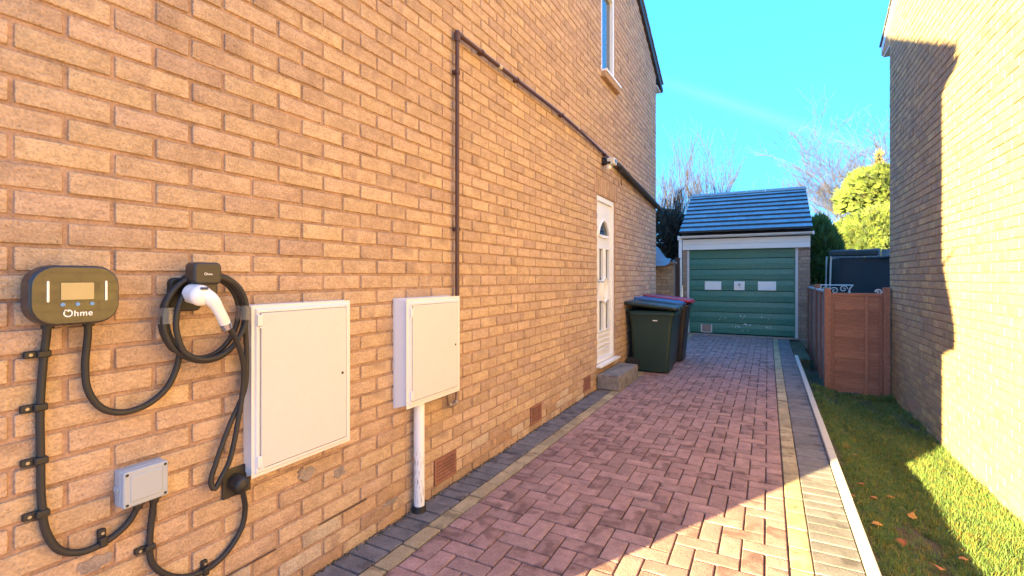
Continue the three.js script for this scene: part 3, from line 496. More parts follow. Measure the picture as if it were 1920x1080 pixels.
const clipWhere = ['just under the charging unit', 'second below the charging unit', 'third below the charging unit', 'lowest on the upright cable', 'at the foot of the bend under the junction box', 'below the junction box on the socket cable', 'at the bottom of the loop to the socket plate'];
CLIPS.forEach(([y, z, up], i) => {
  const t = thing('cable_clip', `black cable clip with brass screw ${clipWhere[i]}`, 'clip', [LW, y, z], 'cable clips on the brick wall');
  const band = up ? box(0.002, 0.028, -0.014, 0.016, -0.010, 0.010, 0.005) : box(0.002, 0.028, -0.010, 0.010, -0.016, 0.014, 0.005);
  const tab = up ? box(0.001, 0.016, 0.010, 0.038, -0.010, 0.010, 0.004) : box(0.001, 0.016, -0.010, 0.010, -0.040, -0.010, 0.004);
  add(t, 'strap', merge([band, tab]), black);
  const s = up ? V(0.015, 0.026, 0) : V(0.015, 0, -0.027), e = s.clone(); e.x += 0.0035;
  add(t, 'screw', rod(s, e, 0.0046, 0.0042, 12), std({ color: rgb(0.42, 0.36, 0.26), metalness: 0.6, roughness: 0.5 }));
});
{
  const t = thing('junction_box', 'light grey square junction box low on the wall', 'junction box', [LW, 0.612, 0.722]);
  const grey = std({ color: rgb(0.36, 0.40, 0.46), roughness: 0.5 });
  add(t, 'base', box(0.001, 0.040, 0, 0.112, 0, 0.124, 0.006), grey);
  const lid = add(t, 'lid', merge([box(0.0425, 0.060, 0, 0.112, 0, 0.124, 0.006), box(0.056, 0.0625, 0.016, 0.096, 0.018, 0.106, 0.004)]), grey);
  for (const [y, z] of [[0.010, 0.010], [0.102, 0.010], [0.010, 0.114], [0.102, 0.114]]) add(lid, 'screw', rod(V(0.0595, y, z), V(0.0612, y, z), 0.0042), black);
  add(t, 'knockout', rod(V(0.02, 0.055, 0.002), V(0.02, 0.055, -0.004), 0.012), grey);
  for (const z of [0.051, 0.096]) add(t, 'gland', merge([rod(V(0.03, -0.022, z), V(0.03, 0.004, z), 0.012, 0.017, 14), rod(V(0.03, -0.009, z), V(0.03, -0.002, z), 0.019, 0.019, 8)]), black);
}
{
  const t = thing('lower_cable', 'black cable looping from the junction box to the black socket plate', 'cable', [LW, 0, 0]);
  add(t, 'cable', tube([V(0.03, 0.60, 0.818), V(0.022, 0.56, 0.817), V(0.015, 0.45, 0.8125), V(0.014, 0.39, 0.82), V(0.014, 0.33, 0.86), V(0.014, 0.285, 0.93), V(0.014, 0.277, 1.0), V(0.016, 0.305, 1.065), V(0.018, 0.37, 1.118), V(0.022, 0.44, 1.128), V(0.035, 0.50, 1.112), V(0.045, 0.530, 1.100)], CR, 120, 10), cableMat);
  const p = thing('socket_plate', 'square black wall plate under the large cabinet with round plug', 'socket', [LW, 0.494, 1.052]);
  add(p, 'plate', box(0.001, 0.010, 0, 0.108, 0, 0.108, 0.004), std({ color: rgb(0.03, 0.026, 0.022), roughness: 0.45 }));
  add(p, 'plug', merge([rod(V(0.008, 0.057, 0.045), V(0.05, 0.05, 0.045), 0.030, 0.027, 20), new THREE.SphereGeometry(0.027, 18, 12).scale(0.6, 1, 1).translate(0.05, 0.05, -0.045), rod(V(0.045, 0.05, 0.045), V(0.04, 0.018, 0.05), 0.016, 0.013)]), black);
  add(p, 'switch', box(0.009, 0.014, 0.05, 0.075, 0.082, 0.098, 0.002), black);
}
{ // coil on the holder
  const t = thing('charging_cable', 'thick black charging cable coiled on the wall hook and hanging in a loop', 'cable', [LW, 0, 0]);
  const pts = []; const cz = 0.972, cy = 1.178;
  pts.push(V(0.028, 1.075, 0.897));
  for (let i = 0; i <= 66; i++) { const k = i / 22, a = -2.35 - k * 6.2832 * 1.0, r = 1 - 0.055 * Math.sin(k * 2.3) + 0.02 * Math.sin(i * 0.7); pts.push(V(0.022 + 0.017 * k + 0.004 * Math.sin(a * 2), cy + 0.147 * r * Math.sin(a), cz + 0.131 * r * Math.cos(a))); }
  const end = pts[pts.length - 1];
  pts.push(V(0.075, 1.16, 0.86), V(0.075, 1.24, 0.875), V(0.07, 1.30, 0.92), V(0.068, 1.32, 0.98), V(0.066, 1.29, 1.06), V(0.062, 1.22, 1.10), V(0.05, 1.11, 1.112), V(0.04, 1.0, 1.122), V(0.036, 0.891, 1.116), V(0.032, 0.775, 1.063), V(0.028, 0.646, 1.014), V(0.026, 0.588, 0.999), V(0.028, 0.558, 1.010), V(0.034, 0.596, 1.033), V(0.040, 0.645, 1.057), V(0.046, 0.77, 1.083), V(0.055, 0.89, 1.097), V(0.075, 0.99, 1.088), V(0.105, 1.085, 1.045), V(0.128, 1.142, 1.002));
  add(t, 'cable', tube(pts, 0.0092, 700, 9), cableMat);
  const film = phys({ color: rgb(0.75, 0.75, 0.78), roughness: 0.15, transmission: 0.85, thickness: 0, side: THREE.DoubleSide });
  for (const [y, z, rot] of [[1.192, 0.842, 0], [1.185, 1.104, 0]]) { const g = new THREE.CylinderGeometry(0.034, 0.033, 0.052, 18, 1, true); g.scale(1.0, 1, 0.62); g.translate(0.046, y, -z); add(t, 'tape_wrap', g, film); }
  // holder
  const h = thing('cable_holder', 'black wall hook holding the coiled charging cable and white plug', 'cable holder', [LW, 1.20, 0.865]);
  add(h, 'back_plate', pad(0.10, 0.115, 0.02, 0.022, 0.006, 0, 0.0, 0.005), black);
  add(h, 'neck', rod(V(0.01, 0.09, 0.07), V(0.085, 0.125, 0.075), 0.036, 0.034, 20), black);
  add(h, 'head', merge([pad(0.092, 0.075, 0.016, 0.05, 0.010, 0.058, 0.092, 0.034), pad(0.084, 0.062, 0.02, 0.05, 0.012, 0.045, 0.045, 0.038)]), std({ color: rgb(0.035, 0.032, 0.03), roughness: 0.35 }));
  add(h, 'lettering', badge(0.0062, 0.1085, 0.124, 0.066), white);
  // connector
  const c = thing('charging_plug', 'white charging plug resting in the black wall hook', 'plug', [LW, 1.144, 0.985]);
  const wb = phys({ color: rgb(0.80, 0.80, 0.82), roughness: 0.3, clearcoat: 0.4 });
  const head = new THREE.SphereGeometry(0.036, 24, 18); head.scale(0.72, 0.95, 1); head.translate(0.125, 0.112, 0.075);
  const path = new THREE.CatmullRomCurve3([V(0.118, 0.120, -0.075), V(0.140, 0.098, -0.050), V(0.142, 0.052, -0.022), V(0.130, 0.004, 0.006)]);
  const grip = new THREE.TubeGeometry(path, 28, 0.0215, 18); { const P = grip.attributes.position; for (let i = 0; i < P.count; i++) { const k = Math.floor(i / 19) / 28, s = lerp(1.25, 0.82, smooth(0, 0.6, k)), c0 = path.getPointAt(clamp(k)); P.setXYZ(i, c0.x + (P.getX(i) - c0.x) * s, c0.y + (P.getY(i) - c0.y) * s, c0.z + (P.getZ(i) - c0.z) * s); } grip.computeVertexNormals(); }
  const neckR = rod(V(0.075, 0.118, -0.075), V(0.125, 0.113, -0.075), 0.033, 0.034, 22);
  add(c, 'grip', merge([head, grip, neckR]), wb);
  add(c, 'release_button', pad(0.024, 0.008, 0.003, 0.004, 0.001, 0.146, 0.132, -0.088), std({ color: rgb(0.02, 0.04, 0.10), roughness: 0.4 }));
  add(c, 'collar', merge([rod(V(0.133, 0.016, 0.0), V(0.128, -0.004, 0.010), 0.0195, 0.0165, 18)]), std({ color: rgb(0.45, 0.50, 0.62), metalness: 0.9, roughness: 0.18 }));
}

// ------------------------------------------------------------------ door step and wheelie bins
{
  const t = thing('door_step', 'low block paving step below the white side door', 'step', [LW, 0, 5.42]);
  const rnd = mulberry(31), grey = [0.30, 0.265, 0.245];
  add(t, 'core', box(0.012, 0.255, 0, 0.152, 0.012, 0.885), std({ map: sandTex, color: rgb(0.2, 0.17, 0.15), roughness: 1 }));
  const put = (g, m) => { const o = add(t, 'block', g, paverMat); m.decompose(o.position, o.quaternion, o.scale); };
  for (let i = 0; i < 9; i++) { put(block(0.196, 0.096, rnd, grey, { uvs: 1, arris: 0.007 }), basis(X1, neg(Z1), Y1, V(0.075, 0.172, 0.002 + i * 0.1))); put(block(0.15, 0.096, rnd, grey, { uvs: 1, arris: 0.006 }), basis(Y1, Z1, X1, V(0.272, 0.004, 0.098 + i * 0.1))); }
  put(block(0.255, 0.15, rnd, grey, { uvs: 1, arris: 0.008 }), basis(X1, Y1, Z1, V(0.008, 0.004, -0.004)));
  for (let i = 0; i < 9; i++) put(block(0.07, 0.096, rnd, grey, { uvs: 1, arris: 0.006 }), basis(X1, neg(Z1), Y1, V(0.003, 0.172, 0.002 + i * 0.1)));
}
function loft(rings, closeTop = true, closeBottom = true) { // rings of equal point counts
  const n = rings[0].length, p = [], idx = []; rings.forEach((r) => r.forEach((v) => p.push(v.x, v.y, v.z)));
  for (let k = 0; k < rings.length - 1; k++) for (let i = 0; i < n; i++) { const a = k * n + i, b = k * n + (i + 1) % n, c = a + n, d = b + n; idx.push(a, b, d, a, d, c); }
  const cap = (k, flip) => { const c = rings[k].reduce((s, v) => s.add(v), new THREE.Vector3()).divideScalar(n); p.push(c.x, c.y, c.z); const ci = p.length / 3 - 1; for (let i = 0; i < n; i++) { const a = k * n + i, b = k * n + (i + 1) % n; flip ? idx.push(a, ci, b) : idx.push(a, b, ci); } };
  if (closeTop) cap(rings.length - 1, false); if (closeBottom) cap(0, true);
  const g = new THREE.BufferGeometry(); g.setAttribute('position', new THREE.Float32BufferAttribute(p, 3)); g.setIndex(idx); g.computeVertexNormals(); g.setAttribute('uv', new THREE.Float32BufferAttribute(new Float32Array(p.length / 3 * 2), 2)); return g;
}
function rr(x0, x1, y, z0, z1, r, tilt = 0) { const o = []; const cs = [[x1 - r, z1 - r, 0], [x0 + r, z1 - r, 1], [x0 + r, z0 + r, 2], [x1 - r, z0 + r, 3]]; for (const [cx, cz, q] of cs) for (let i = 0; i <= 4; i++) { const a = q * Math.PI / 2 + i / 4 * Math.PI / 2, x = cx + r * Math.cos(a), z = cz + r * Math.sin(a); o.push(V(x, y + tilt * (x - x0), z)); } return o; }
function bin(label, x, z, body, lid, w = 0.55, h = 0.90, marks = false) {   // x: front of the base, z: near side
  const t = thing('wheelie_bin', label, 'wheelie bin', [x, 0, z], 'wheelie bins against the wall');
  const zb = 0.05, B = (y, k, r) => rr(-0.47 - 0.05 * k, 0.0 + 0.075 * k, y, zb - 0.045 * k, zb + w - 0.10 + 0.045 * k, r);
  add(t, 'body', loft([B(0.01, 0, 0.05), B(0.02, 0.05, 0.05), B(0.25, 0.3, 0.05), B(0.60, 0.68, 0.05), B(h - 0.06, 1, 0.05), B(h - 0.055, 1.32, 0.055), B(h, 1.36, 0.055)]), body);
  const y0 = h + 0.004, X0 = -0.585, X1b = 0.125, za = zb - 0.075, zc = zb + w - 0.10 + 0.075, T = -0.10;
  const lidG = loft([rr(X0, X1b, y0 + 0.075, za, zc, 0.05, T), rr(X0, X1b, y0 + 0.115, za, zc, 0.05, T), rr(X0 + 0.012, X1b - 0.014, y0 + 0.123, za + 0.014, zc - 0.014, 0.05, T), rr(X0 + 0.07, X1b - 0.08, y0 + 0.126, za + 0.07, zc - 0.07, 0.04, T), rr(X0 + 0.08, X1b - 0.09, y0 + 0.114, za + 0.08, zc - 0.08, 0.03, T)]);
  const l = add(t, 'lid', lidG, lid);
  for (const zz of [za + 0.13, zc - 0.16]) add(l, 'lid_grip', box(X1b - 0.012, X1b + 0.022, y0 + 0.005, y0 + 0.035, zz, zz + 0.05, 0.008), lid);
  add(t, 'handle', merge([rod(V(-0.60, h + 0.02, zb + 0.02), V(-0.60, h + 0.02, zb + w - 0.12), 0.016), box(-0.61, -0.53, h - 0.02, h + 0.03, zb + 0.0, zb + 0.03, 0.006), box(-0.61, -0.53, h - 0.02, h + 0.03, zb + w - 0.13, zb + w - 0.10, 0.006)]), body);
  for (const zz of [zb - 0.035, zb + w - 0.115]) add(t, 'wheel', merge([rod(V(-0.47, 0.10, zz), V(-0.47, 0.10, zz + 0.05), 0.10, 0.10, 22), rod(V(-0.47, 0.10, zz - 0.003), V(-0.47, 0.10, zz + 0.053), 0.03)]), black);
  if (marks) add(t, 'sticker', box(-0.19, -0.13, h - 0.135, h - 0.122, 0.0, 0.0045), white);
  return t;
}
const plastic = (r, g, b) => phys({ color: rgb(r, g, b), roughness: 0.42, map: tex(128, (u, v) => { const k = 0.8 + 0.4 * (nMid(u, v) - 0.5); return [k, k, k]; }) });
bin('dark green wheelie bin nearest the white door', -1.197, 6.665, plastic(0.016, 0.042, 0.034), plastic(0.03, 0.05, 0.05), 0.55, 0.85, true);
bin('dark wheelie bin with blue lid between the two other bins', -1.235, 7.215, plastic(0.03, 0.028, 0.026), plastic(0.04, 0.13, 0.34), 0.50, 0.885);
bin('dark wheelie bin with red lid closest to the garage', -1.172, 7.70, plastic(0.028, 0.022, 0.024), plastic(0.40, 0.03, 0.06), 0.50, 0.905);

// ------------------------------------------------------------------ garage
const GZ = 11.72, GX0 = -1.757, GX1 = 0.776, RZ = 13.65;
{
  const t = thing('garage', 'small brick garage with green ribbed door and frosty tiled roof', 'garage', [0, 0, 0]);
  const D0 = -1.612, D1 = 0.512, DT = 1.93;
  const gm = [box(GX0 + 0.0065, D0 - 0.045, -0.4, 2.18, GZ + 0.0065, GZ + 0.22), box(D1 + 0.045, GX1 - 0.0065, -0.4, 2.18, GZ + 0.0065, GZ + 0.22), box(GX0 + 0.0065, GX0 + 0.22, -0.4, 2.3, GZ + 0.221, 15.6), box(GX1 - 0.22, GX1 - 0.0065, -0.4, 2.3, GZ + 0.221, 15.6), box(GX0 + 0.0065, GX1 - 0.0065, -0.4, 2.3, 15.6, 15.8)];
  const wall = add(t, 'wall', merge(gm), mortGreyMat), pal = [[0.42, 0.30, 0.22], [0.46, 0.33, 0.24], [0.38, 0.275, 0.21], [0.44, 0.335, 0.26]];
  layBricks(wall, { beds: range(-0.36, 2.12, 0.075), phase: GX0, seed: 61, pal, singles: 0, free: () => [[GX0, D0 - 0.045], [D1 + 0.045, GX1]], at: (a, b) => [a, b, GZ], place: (a, b, out) => basis(X1, Y1, Z1, new THREE.Vector3(a, b, -GZ + out)) });
  layBricks(wall, { beds: range(-0.36, 2.2, 0.075), phase: 0, seed: 62, pal, singles: 0, free: () => [[GZ, 15.7]], at: (a, b) => [GX1, b, a], place: (a, b, out) => basis(neg(Z1), Y1, X1, new THREE.Vector3(GX1 + out, b, -a)), restName: 'side_brickwork' });
  add(t, 'footing_stone', box(0.60, 0.80, -0.2, 0.02, GZ - 0.09, GZ - 0.004, 0.03), std({ map: sandTex, color: rgb(0.55, 0.5, 0.45), roughness: 1 }));
  // door
  const door = new THREE.Group(); door.name = 'garage_door'; t.add(door);
  const green = std({ color: rgb(0.050, 0.205, 0.155), roughness: 0.45, map: tex(512, (u, v) => { const k = 0.9 + 0.3 * (nMid(u, v) - 0.5); return [k, k, k]; }) });
  const pitch = 0.2405, y0 = 0.048;
  for (let k = 0; k < 8; k++) {
    const a = y0 + k * pitch, b = Math.min(a + pitch - 0.010, DT + 0.02), m = (a + b) / 2; if (b - a < 0.05) continue;
    const s = new THREE.Shape([[0, a], [0.012, a + 0.004], [0.020, m - 0.004], [0.013, m], [0.016, m + 0.006], [0.002, b], [-0.01, b], [-0.01, a]].map((p) => new THREE.Vector2(...p)));
    const g = new THREE.ExtrudeGeometry(s, { depth: D1 - D0 - 0.05, bevelEnabled: false }); g.applyMatrix4(basis(Z1, Y1, neg(X1), V(D1 - 0.025, 0, GZ + 0.055)));
    add(door, 'panel', g, green);
  }
  add(door, 'backing', box(D0 + 0.01, D1 - 0.01, 0.03, DT + 0.05, GZ + 0.066, GZ + 0.075), std({ color: rgb(0.012, 0.05, 0.036), roughness: 0.8 }));
  add(door, 'edge_strip', merge([box(D0 + 0.003, D0 + 0.024, 0.03, DT, GZ + 0.03, GZ + 0.065, 0.003), box(D1 - 0.024, D1 - 0.003, 0.03, DT, GZ + 0.03, GZ + 0.065, 0.003)]), green);
  for (const [a, b] of [[-1.275, -0.93], [-0.193, 0.153]]) add(door, 'window', box(a, b, 1.022, 1.215, GZ + 0.026, GZ + 0.05, 0.002), white);
  const lp = add(door, 'lock_plate', box(-0.668, -0.455, 1.022, 1.215, GZ + 0.026, GZ + 0.05, 0.002), white);
  add(lp, 'handle', merge([rod(V(-0.56, 1.155, GZ + 0.026), V(-0.56, 1.155, GZ - 0.01), 0.013), box(-0.595, -0.53, 1.130, 1.140, GZ - 0.006, GZ + 0.004, 0.003), rod(V(-0.56, 1.09, GZ + 0.027), V(-0.56, 1.09, GZ + 0.021), 0.007)]), std({ color: rgb(0.05, 0.05, 0.055), roughness: 0.4, metalness: 0.5 }));
  const cf = add(door, 'cat_flap', merge([box(-1.36, -1.335, 0.055, 0.235, GZ + 0.02, GZ + 0.05, 0.003), box(-1.145, -1.12, 0.055, 0.235, GZ + 0.02, GZ + 0.05, 0.003), box(-1.334, -1.146, 0.048, 0.066, GZ + 0.02, GZ + 0.05, 0.003)]), whiteOld);
  add(cf, 'flap', box(-1.332, -1.148, 0.068, 0.235, GZ + 0.028, GZ + 0.044, 0.003), std({ color: rgb(0.30, 0.22, 0.19), roughness: 0.7 }));
  const chips = []; const cr = mulberry(8); for (let i = 0; i < 34; i++) { const c = [[-0.42, 0.25], [-0.62, 0.21], [0.0, 0.22], [-0.05, 0.42], [-0.5, 0.42], [-0.9, 0.38], [-0.45, 0.14]][i % 7]; const x = c[0] + (cr() - 0.5) * 0.16, y = c[1] + (cr() - 0.5) * 0.05; chips.push(rod(V(x, y, GZ + 0.05), V(x, y, GZ + 0.0335), 0.008 + 0.012 * cr(), 0.004, 6).scale(1, 1, 1)); }
  add(door, 'paint_chip', merge(chips), white, 'stuff');
  for (const x of [D0 - 0.044, D1 - 0.002]) add(t, 'door_jamb', box(x, x + 0.046, 0.0, DT, GZ - 0.002, GZ + 0.06, 0.004), whiteOld);
  add(t, 'sill', box(D0 - 0.05, D1 + 0.05, -0.01, 0.024, GZ - 0.055, GZ + 0.04, 0.006), std({ map: sandTex, color: rgb(0.62, 0.56, 0.52), roughness: 1 }));
  for (let k = 0; k < 2; k++) add(t, 'fascia_board', box(GX0 + 0.01, GX1 - 0.002, 1.935 + k * 0.122, 2.054 + k * 0.122, GZ - 0.05 - k * 0.002, GZ - 0.004, 0.004), white);
  // gutter and downpipe
  const gs = new THREE.Shape(); gs.absarc(0, 0, 0.056, Math.PI, 2 * Math.PI); gs.lineTo(0.050, 0); gs.absarc(0, 0, 0.050, 2 * Math.PI, Math.PI, true); const gg = new THREE.ExtrudeGeometry(gs, { depth: GX1 - GX0 + 0.10, bevelEnabled: false, curveSegments: 12 }); gg.applyMatrix4(basis(Z1, Y1, neg(X1), V(GX1 + 0.04, 2.252, GZ - 0.11)));
  add(t, 'gutter', merge([gg, box(GX1 + 0.03, GX1 + 0.062, 2.19, 2.262, GZ - 0.17, GZ - 0.05, 0.004), box(GX0 - 0.085, GX0 - 0.04, 2.16, 2.262, GZ - 0.17, GZ - 0.05, 0.006)]), white);
  add(t, 'downpipe', merge([box(GX0 - 0.066, GX0 + 0.002, 0.10, 2.19, GZ - 0.125, GZ - 0.058, 0.006), box(GX0 - 0.073, GX0 + 0.009, 1.02, 1.05, GZ - 0.130, GZ - 0.01, 0.004)]), white);
  // tiled roof: courses from the eave up
  const roof = new THREE.Group(); roof.name = 'roof'; t.add(roof);
  const rnd = mulberry(90), ez = GZ - 0.20, ey = 2.305, len = Math.hypot(RZ - ez, 3.44 - ey), ang = Math.atan2(3.44 - ey, RZ - ez), N = 9, gauge = len / N;
  const frost = tex(512, (u, v) => { const k = 0.84 + 0.3 * (nMid(u, v) - 0.5) + 0.4 * (nFine(u, v) - 0.5), f = smooth(0.40, 0.6, nBig(u, v)); return [k * lerp(0.84, 1, f), k * lerp(0.87, 1, f), k * lerp(0.9, 1, f)]; });
  const bare = std({ map: frost, color: rgb(0.07, 0.075, 0.085), roughness: 0.85 }), tm = [0.37, 0.40, 0.34].map((k) => std({ map: frost, color: rgb(k * 0.62, k * 0.84, k), roughness: 0.8 }));
  for (let k = 0; k < N; k++) for (let j = -1; j < 8; j++) {
    const w = 0.333, off = (k % 2) * w / 2; let xa = GX0 - 0.04 + j * w + off, xb = xa + w - 0.002; xa = Math.max(xa, GX0 - 0.045); xb = Math.min(xb, GX1 + 0.03); if (xb - xa < 0.05) continue;
    const g = new THREE.BoxGeometry(xb - xa, 0.046 + 0.004 * rnd(), gauge + 0.05); g.translate((xa + xb) / 2, 0, 0); g.rotateX(ang - 0.15 + (rnd() - 0.5) * 0.012); const d = (k + 0.5) * gauge;
    g.translate(0, ey + d * Math.sin(ang) + 0.02, -(ez + d * Math.cos(ang))); const top = tm[Math.floor(rnd() * 3)]; add(roof, 'roof_tile', g, [bare, bare, top, bare, bare, bare]);
  }
  for (let j = 0; j < 6; j++) { const xa = GX0 - 0.045 + j * 0.435, g = new THREE.CylinderGeometry(0.12, 0.12, 0.425, 14, 1, false, 0, Math.PI); g.rotateZ(Math.PI / 2); g.rotateX(-Math.PI / 2); g.rotateX(Math.PI / 2); g.scale(1, 0.7, 1); g.translate(xa + 0.22, 3.44, -RZ); add(roof, 'ridge_tile', g, std({ map: frost, color: rgb(0.36, 0.40, 0.42), roughness: 0.85, side: THREE.DoubleSide })); }
  const prof = new THREE.Shape([[ez + 0.06, 2.265], [RZ, 3.40], [15.95, 2.23], [15.95, 2.15], [ez + 0.10, 2.20]].map((p) => new THREE.Vector2(...p)));
  const core = new THREE.ExtrudeGeometry(prof, { depth: GX1 - GX0 - 0.01, bevelEnabled: false }); core.applyMatrix4(basis(neg(Z1), Y1, X1, new THREE.Vector3(GX0 + 0.005, 0, 0)));
  add(roof, 'gable_board', core, std({ color: rgb(0.05, 0.048, 0.05), roughness: 0.9 }));
  const back = new THREE.BoxGeometry(GX1 - GX0 + 0.08, 0.03, Math.hypot(2.3, 1.17)); back.rotateX(-Math.atan2(1.17, 2.3)); back.translate((GX0 + GX1) / 2, 2.86, -14.8); add(roof, 'rear_slope', back, tm[0]);
}
// ------------------------------------------------------------------ garden wall left of the garage, with a tarpaulin on top
{
  const t = thing('garden_wall', 'short buff brick wall between the house corner and the garage', 'wall', [0, 0, 0]);
  const wall = add(t, 'wall', box(-4.0, -1.83, -0.4, 1.60, 11.0065, 11.2), mortGreyMat);
  layBricks(wall, { beds: range(-0.02, 1.53, 0.075), phase: 0.03, seed: 71, pal: [[0.50, 0.35, 0.22], [0.54, 0.38, 0.24], [0.46, 0.32, 0.21]], singles: 60, free: () => [[-3.4, -1.83]], at: (a, b) => [a, b, 11.0], place: (a, b, out) => basis(X1, Y1, Z1, new THREE.Vector3(a, b, -11.0 + out)) });
  add(t, 'coping', box(-4.0, -1.80, 1.603, 1.655, 10.97, 11.24, 0.008), std({ map: sandTex, color: rgb(0.5, 0.46, 0.44), roughness: 1 }));
  const p = thing('timber_post', 'dark timber post between garden wall and garage', 'post', [-1.80, 0, 11.3]);
  add(p, 'shaft', box(-0.045, 0.045, -0.3, 1.72, -0.045, 0.045, 0.006), std({ map: slateTex, color: rgb(0.12, 0.065, 0.055), roughness: 0.9 }));
  add(p, 'cap', box(-0.055, 0.055, 1.722, 1.745, -0.055, 0.055, 0.006), std({ color: rgb(0.10, 0.06, 0.05), roughness: 0.9 }));
  const tp = thing('tarpaulin', 'crumpled grey blue tarpaulin lying over the garden wall top', 'tarpaulin', [-2.35, 1.66, 11.1]);
  const g = new THREE.PlaneGeometry(0.95, 0.9, 30, 26), P = g.attributes.position, f = fbm([3, 6, 12], 44);
  for (let i = 0; i < P.count; i++) { const x = P.getX(i), y = P.getY(i), n = f(x + 0.5, y + 0.5); const r = Math.hypot(x * 1.6, y * 1.2); P.setXYZ(i, x, Math.max(0.01, 0.34 * smooth(0.75, 0.05, r) + 0.22 * (n - 0.45)) - (y < -0.2 ? (Math.abs(y) - 0.2) * 0.45 : 0), -y); }
  g.computeVertexNormals(); add(tp, 'sheet', g, std({ color: rgb(0.16, 0.19, 0.23), roughness: 0.6, side: THREE.DoubleSide }));
}
// ------------------------------------------------------------------ low timber fence on the right
const woodTex = tex(512, (u, v) => { const g = fbmWood(u, v); return [g, g * 0.96, g * 0.94]; }), woodMats = [];
function fbmWood(u, v) { return clamp(0.72 + 0.5 * (nMid(u * 0.25, v * 2) - 0.5) + 0.5 * (nFine(u * 0.15, v) - 0.5) + 0.8 * smooth(0.83, 0.9, nFine(u * 0.5 + 0.1, v * 0.7)) * smooth(0.55, 0.65, nBig(u, v))); }
for (let i = 0; i < 4; i++) woodMats.push(std({ map: woodTex, color: rgb(0.36 + 0.03 * i, 0.165 + 0.015 * i, 0.115 + 0.01 * i), roughness: 0.85 }));
{
  const rnd = mulberry(15), wm = () => woodMats[Math.floor(rnd() * 4)];
  function wave(L, h, th) { const g = new THREE.BoxGeometry(L, h, th, 10, 1, 1), P = g.attributes.position, ph = rnd() * 9; for (let i = 0; i < P.count; i++) if (P.getY(i) < 0) P.setY(i, P.getY(i) + 0.006 * Math.sin(P.getX(i) * 9 + ph) + 0.004 * Math.sin(P.getX(i) * 23 + ph)); g.computeVertexNormals(); const U = g.attributes.uv; for (let i = 0; i < U.count; i++) U.setXY(i, P.getX(i) * 0.9 + ph, P.getY(i) * 2 + ph); return g; }
  const front = thing('timber_fence', 'red brown overlap board fence panel facing the lawn', 'fence', [0.775, -0.30, 8.0], 'low garden fence');
  const n = 14, H = 1.345;
  for (let k = 0; k < n; k++) { const g = wave(0.575, 0.115, 0.012); g.rotateX(-0.07); g.translate(0.2875, 0.03 + (k + 0.5) * H / n, 0.002 * rnd()); add(front, 'board', g, wm()); }
  add(front, 'capping', box(-0.002, 0.578, H + 0.012, H + 0.05, -0.02, 0.03, 0.004), wm());
  for (const x of [0.018, 0.40, 0.557]) add(front, 'batten', box(x - 0.02, x + 0.02, 0.0, H + 0.01, -0.028, -0.012, 0.003), wm());
  const post = (label, X, Z, top, base) => { const t = thing('fence_post', label, 'post', [X, 0, Z], 'fence posts'); add(t, 'shaft', box(-0.038, 0.038, base, top, -0.038, 0.038, 0.005), woodMats[2]); add(t, 'post_top', box(-0.034, 0.034, top + 0.0005, top + 0.006, -0.034, 0.034, 0.002), woodMats[3]); };
  post('fence corner post where the two fence runs meet', 0.735, 8.0, 1.15, -0.4); post('fence post against the neighbouring brick wall', 1.395, 8.0, 1.17, -0.4);
  post('fence post halfway along the run towards the garage', 0.735, 9.55, 1.19, -0.4); post('fence post beside the garage corner', 0.80, 11.45, 1.15, -0.4);
  for (const [z0, z1, lab] of [[8.04, 9.51, 'weathered fence panel running back from the corner post'], [9.59, 11.40, 'weathered fence panel ending at the garage']]) {
    const s = thing('timber_fence', lab, 'fence', [0.735, -0.28, z0], 'low garden fence'), L = z1 - z0;
    for (let k = 0; k < 13; k++) { const g = wave(L, 0.12, 0.012); g.rotateX(-0.07); g.rotateY(-Math.PI / 2); g.translate(-0.004 * rnd(), 0.05 + (k + 0.5) * 0.102, -L / 2); add(s, 'board', g, wm()); }
    add(s, 'capping', box(-0.03, 0.022, 1.375, 1.405, 0.002, L - 0.002, 0.004), std({ map: woodTex, color: rgb(0.5, 0.47, 0.46), roughness: 0.8 }));
    for (const z of [0.05, L * 0.5, L - 0.05]) add(s, 'batten', box(-0.032, -0.014, 0.02, 1.37, z - 0.022, z + 0.022, 0.003), wm());
  }
  // white scroll railing seen over the fence
  const r = thing('scroll_railing', 'white wrought iron scroll railing seen just above the fence', 'railing', [0.86, -0.3, 9.9]);
  const wi = std({ color: rgb(0.7, 0.7, 0.7), roughness: 0.5 });
  add(r, 'top_rail', rod(V(-0.06, 1.475, 0), V(0.42, 1.475, 0), 0.009), wi);
  const scroll = (cx, cy, s, dir) => { const p = []; for (let i = 0; i <= 30; i++) { const a = i / 30 * 8.2, q = s * (1 - i / 38); p.push(V(cx + dir * q * Math.cos(a), cy + q * Math.sin(a), 0)); } return tube(p, 0.008, 60, 6); };
  [[0.02, 1.40, 0.05, 1], [0.15, 1.38, 0.06, -1], [0.28, 1.41, 0.06, 1]].forEach((a) => add(r, 'scroll', scroll(...a), wi));
  add(r, 'brace', merge([rod(V(0.41, 1.475, 0), V(0.36, 1.40, 0), 0.008), rod(V(0.36, 1.40, 0), V(0.44, 1.05, 0), 0.008), rod(V(0.36, 1.40, 0), V(0.32, 1.05, 0), 0.008)]), wi);
  add(r, 'upright', merge([rod(V(-0.05, 0, 0), V(-0.05, 1.475, 0), 0.010), rod(V(0.44, 0, 0), V(0.44, 1.05, 0), 0.010), rod(V(-0.05, 1.05, 0), V(0.44, 1.05, 0), 0.008)]), wi);
  const r2 = thing('scroll_bracket', 'small white iron scroll at the fence end by the brick wall', 'bracket', [1.33, 1.0, 8.1]);
  add(r2, 'scroll', scroll(0, 0.11, 0.04, -1), wi); add(r2, 'stem', rod(V(0.03, 0.0, 0), V(0.04, 0.12, 0), 0.007), wi);
}
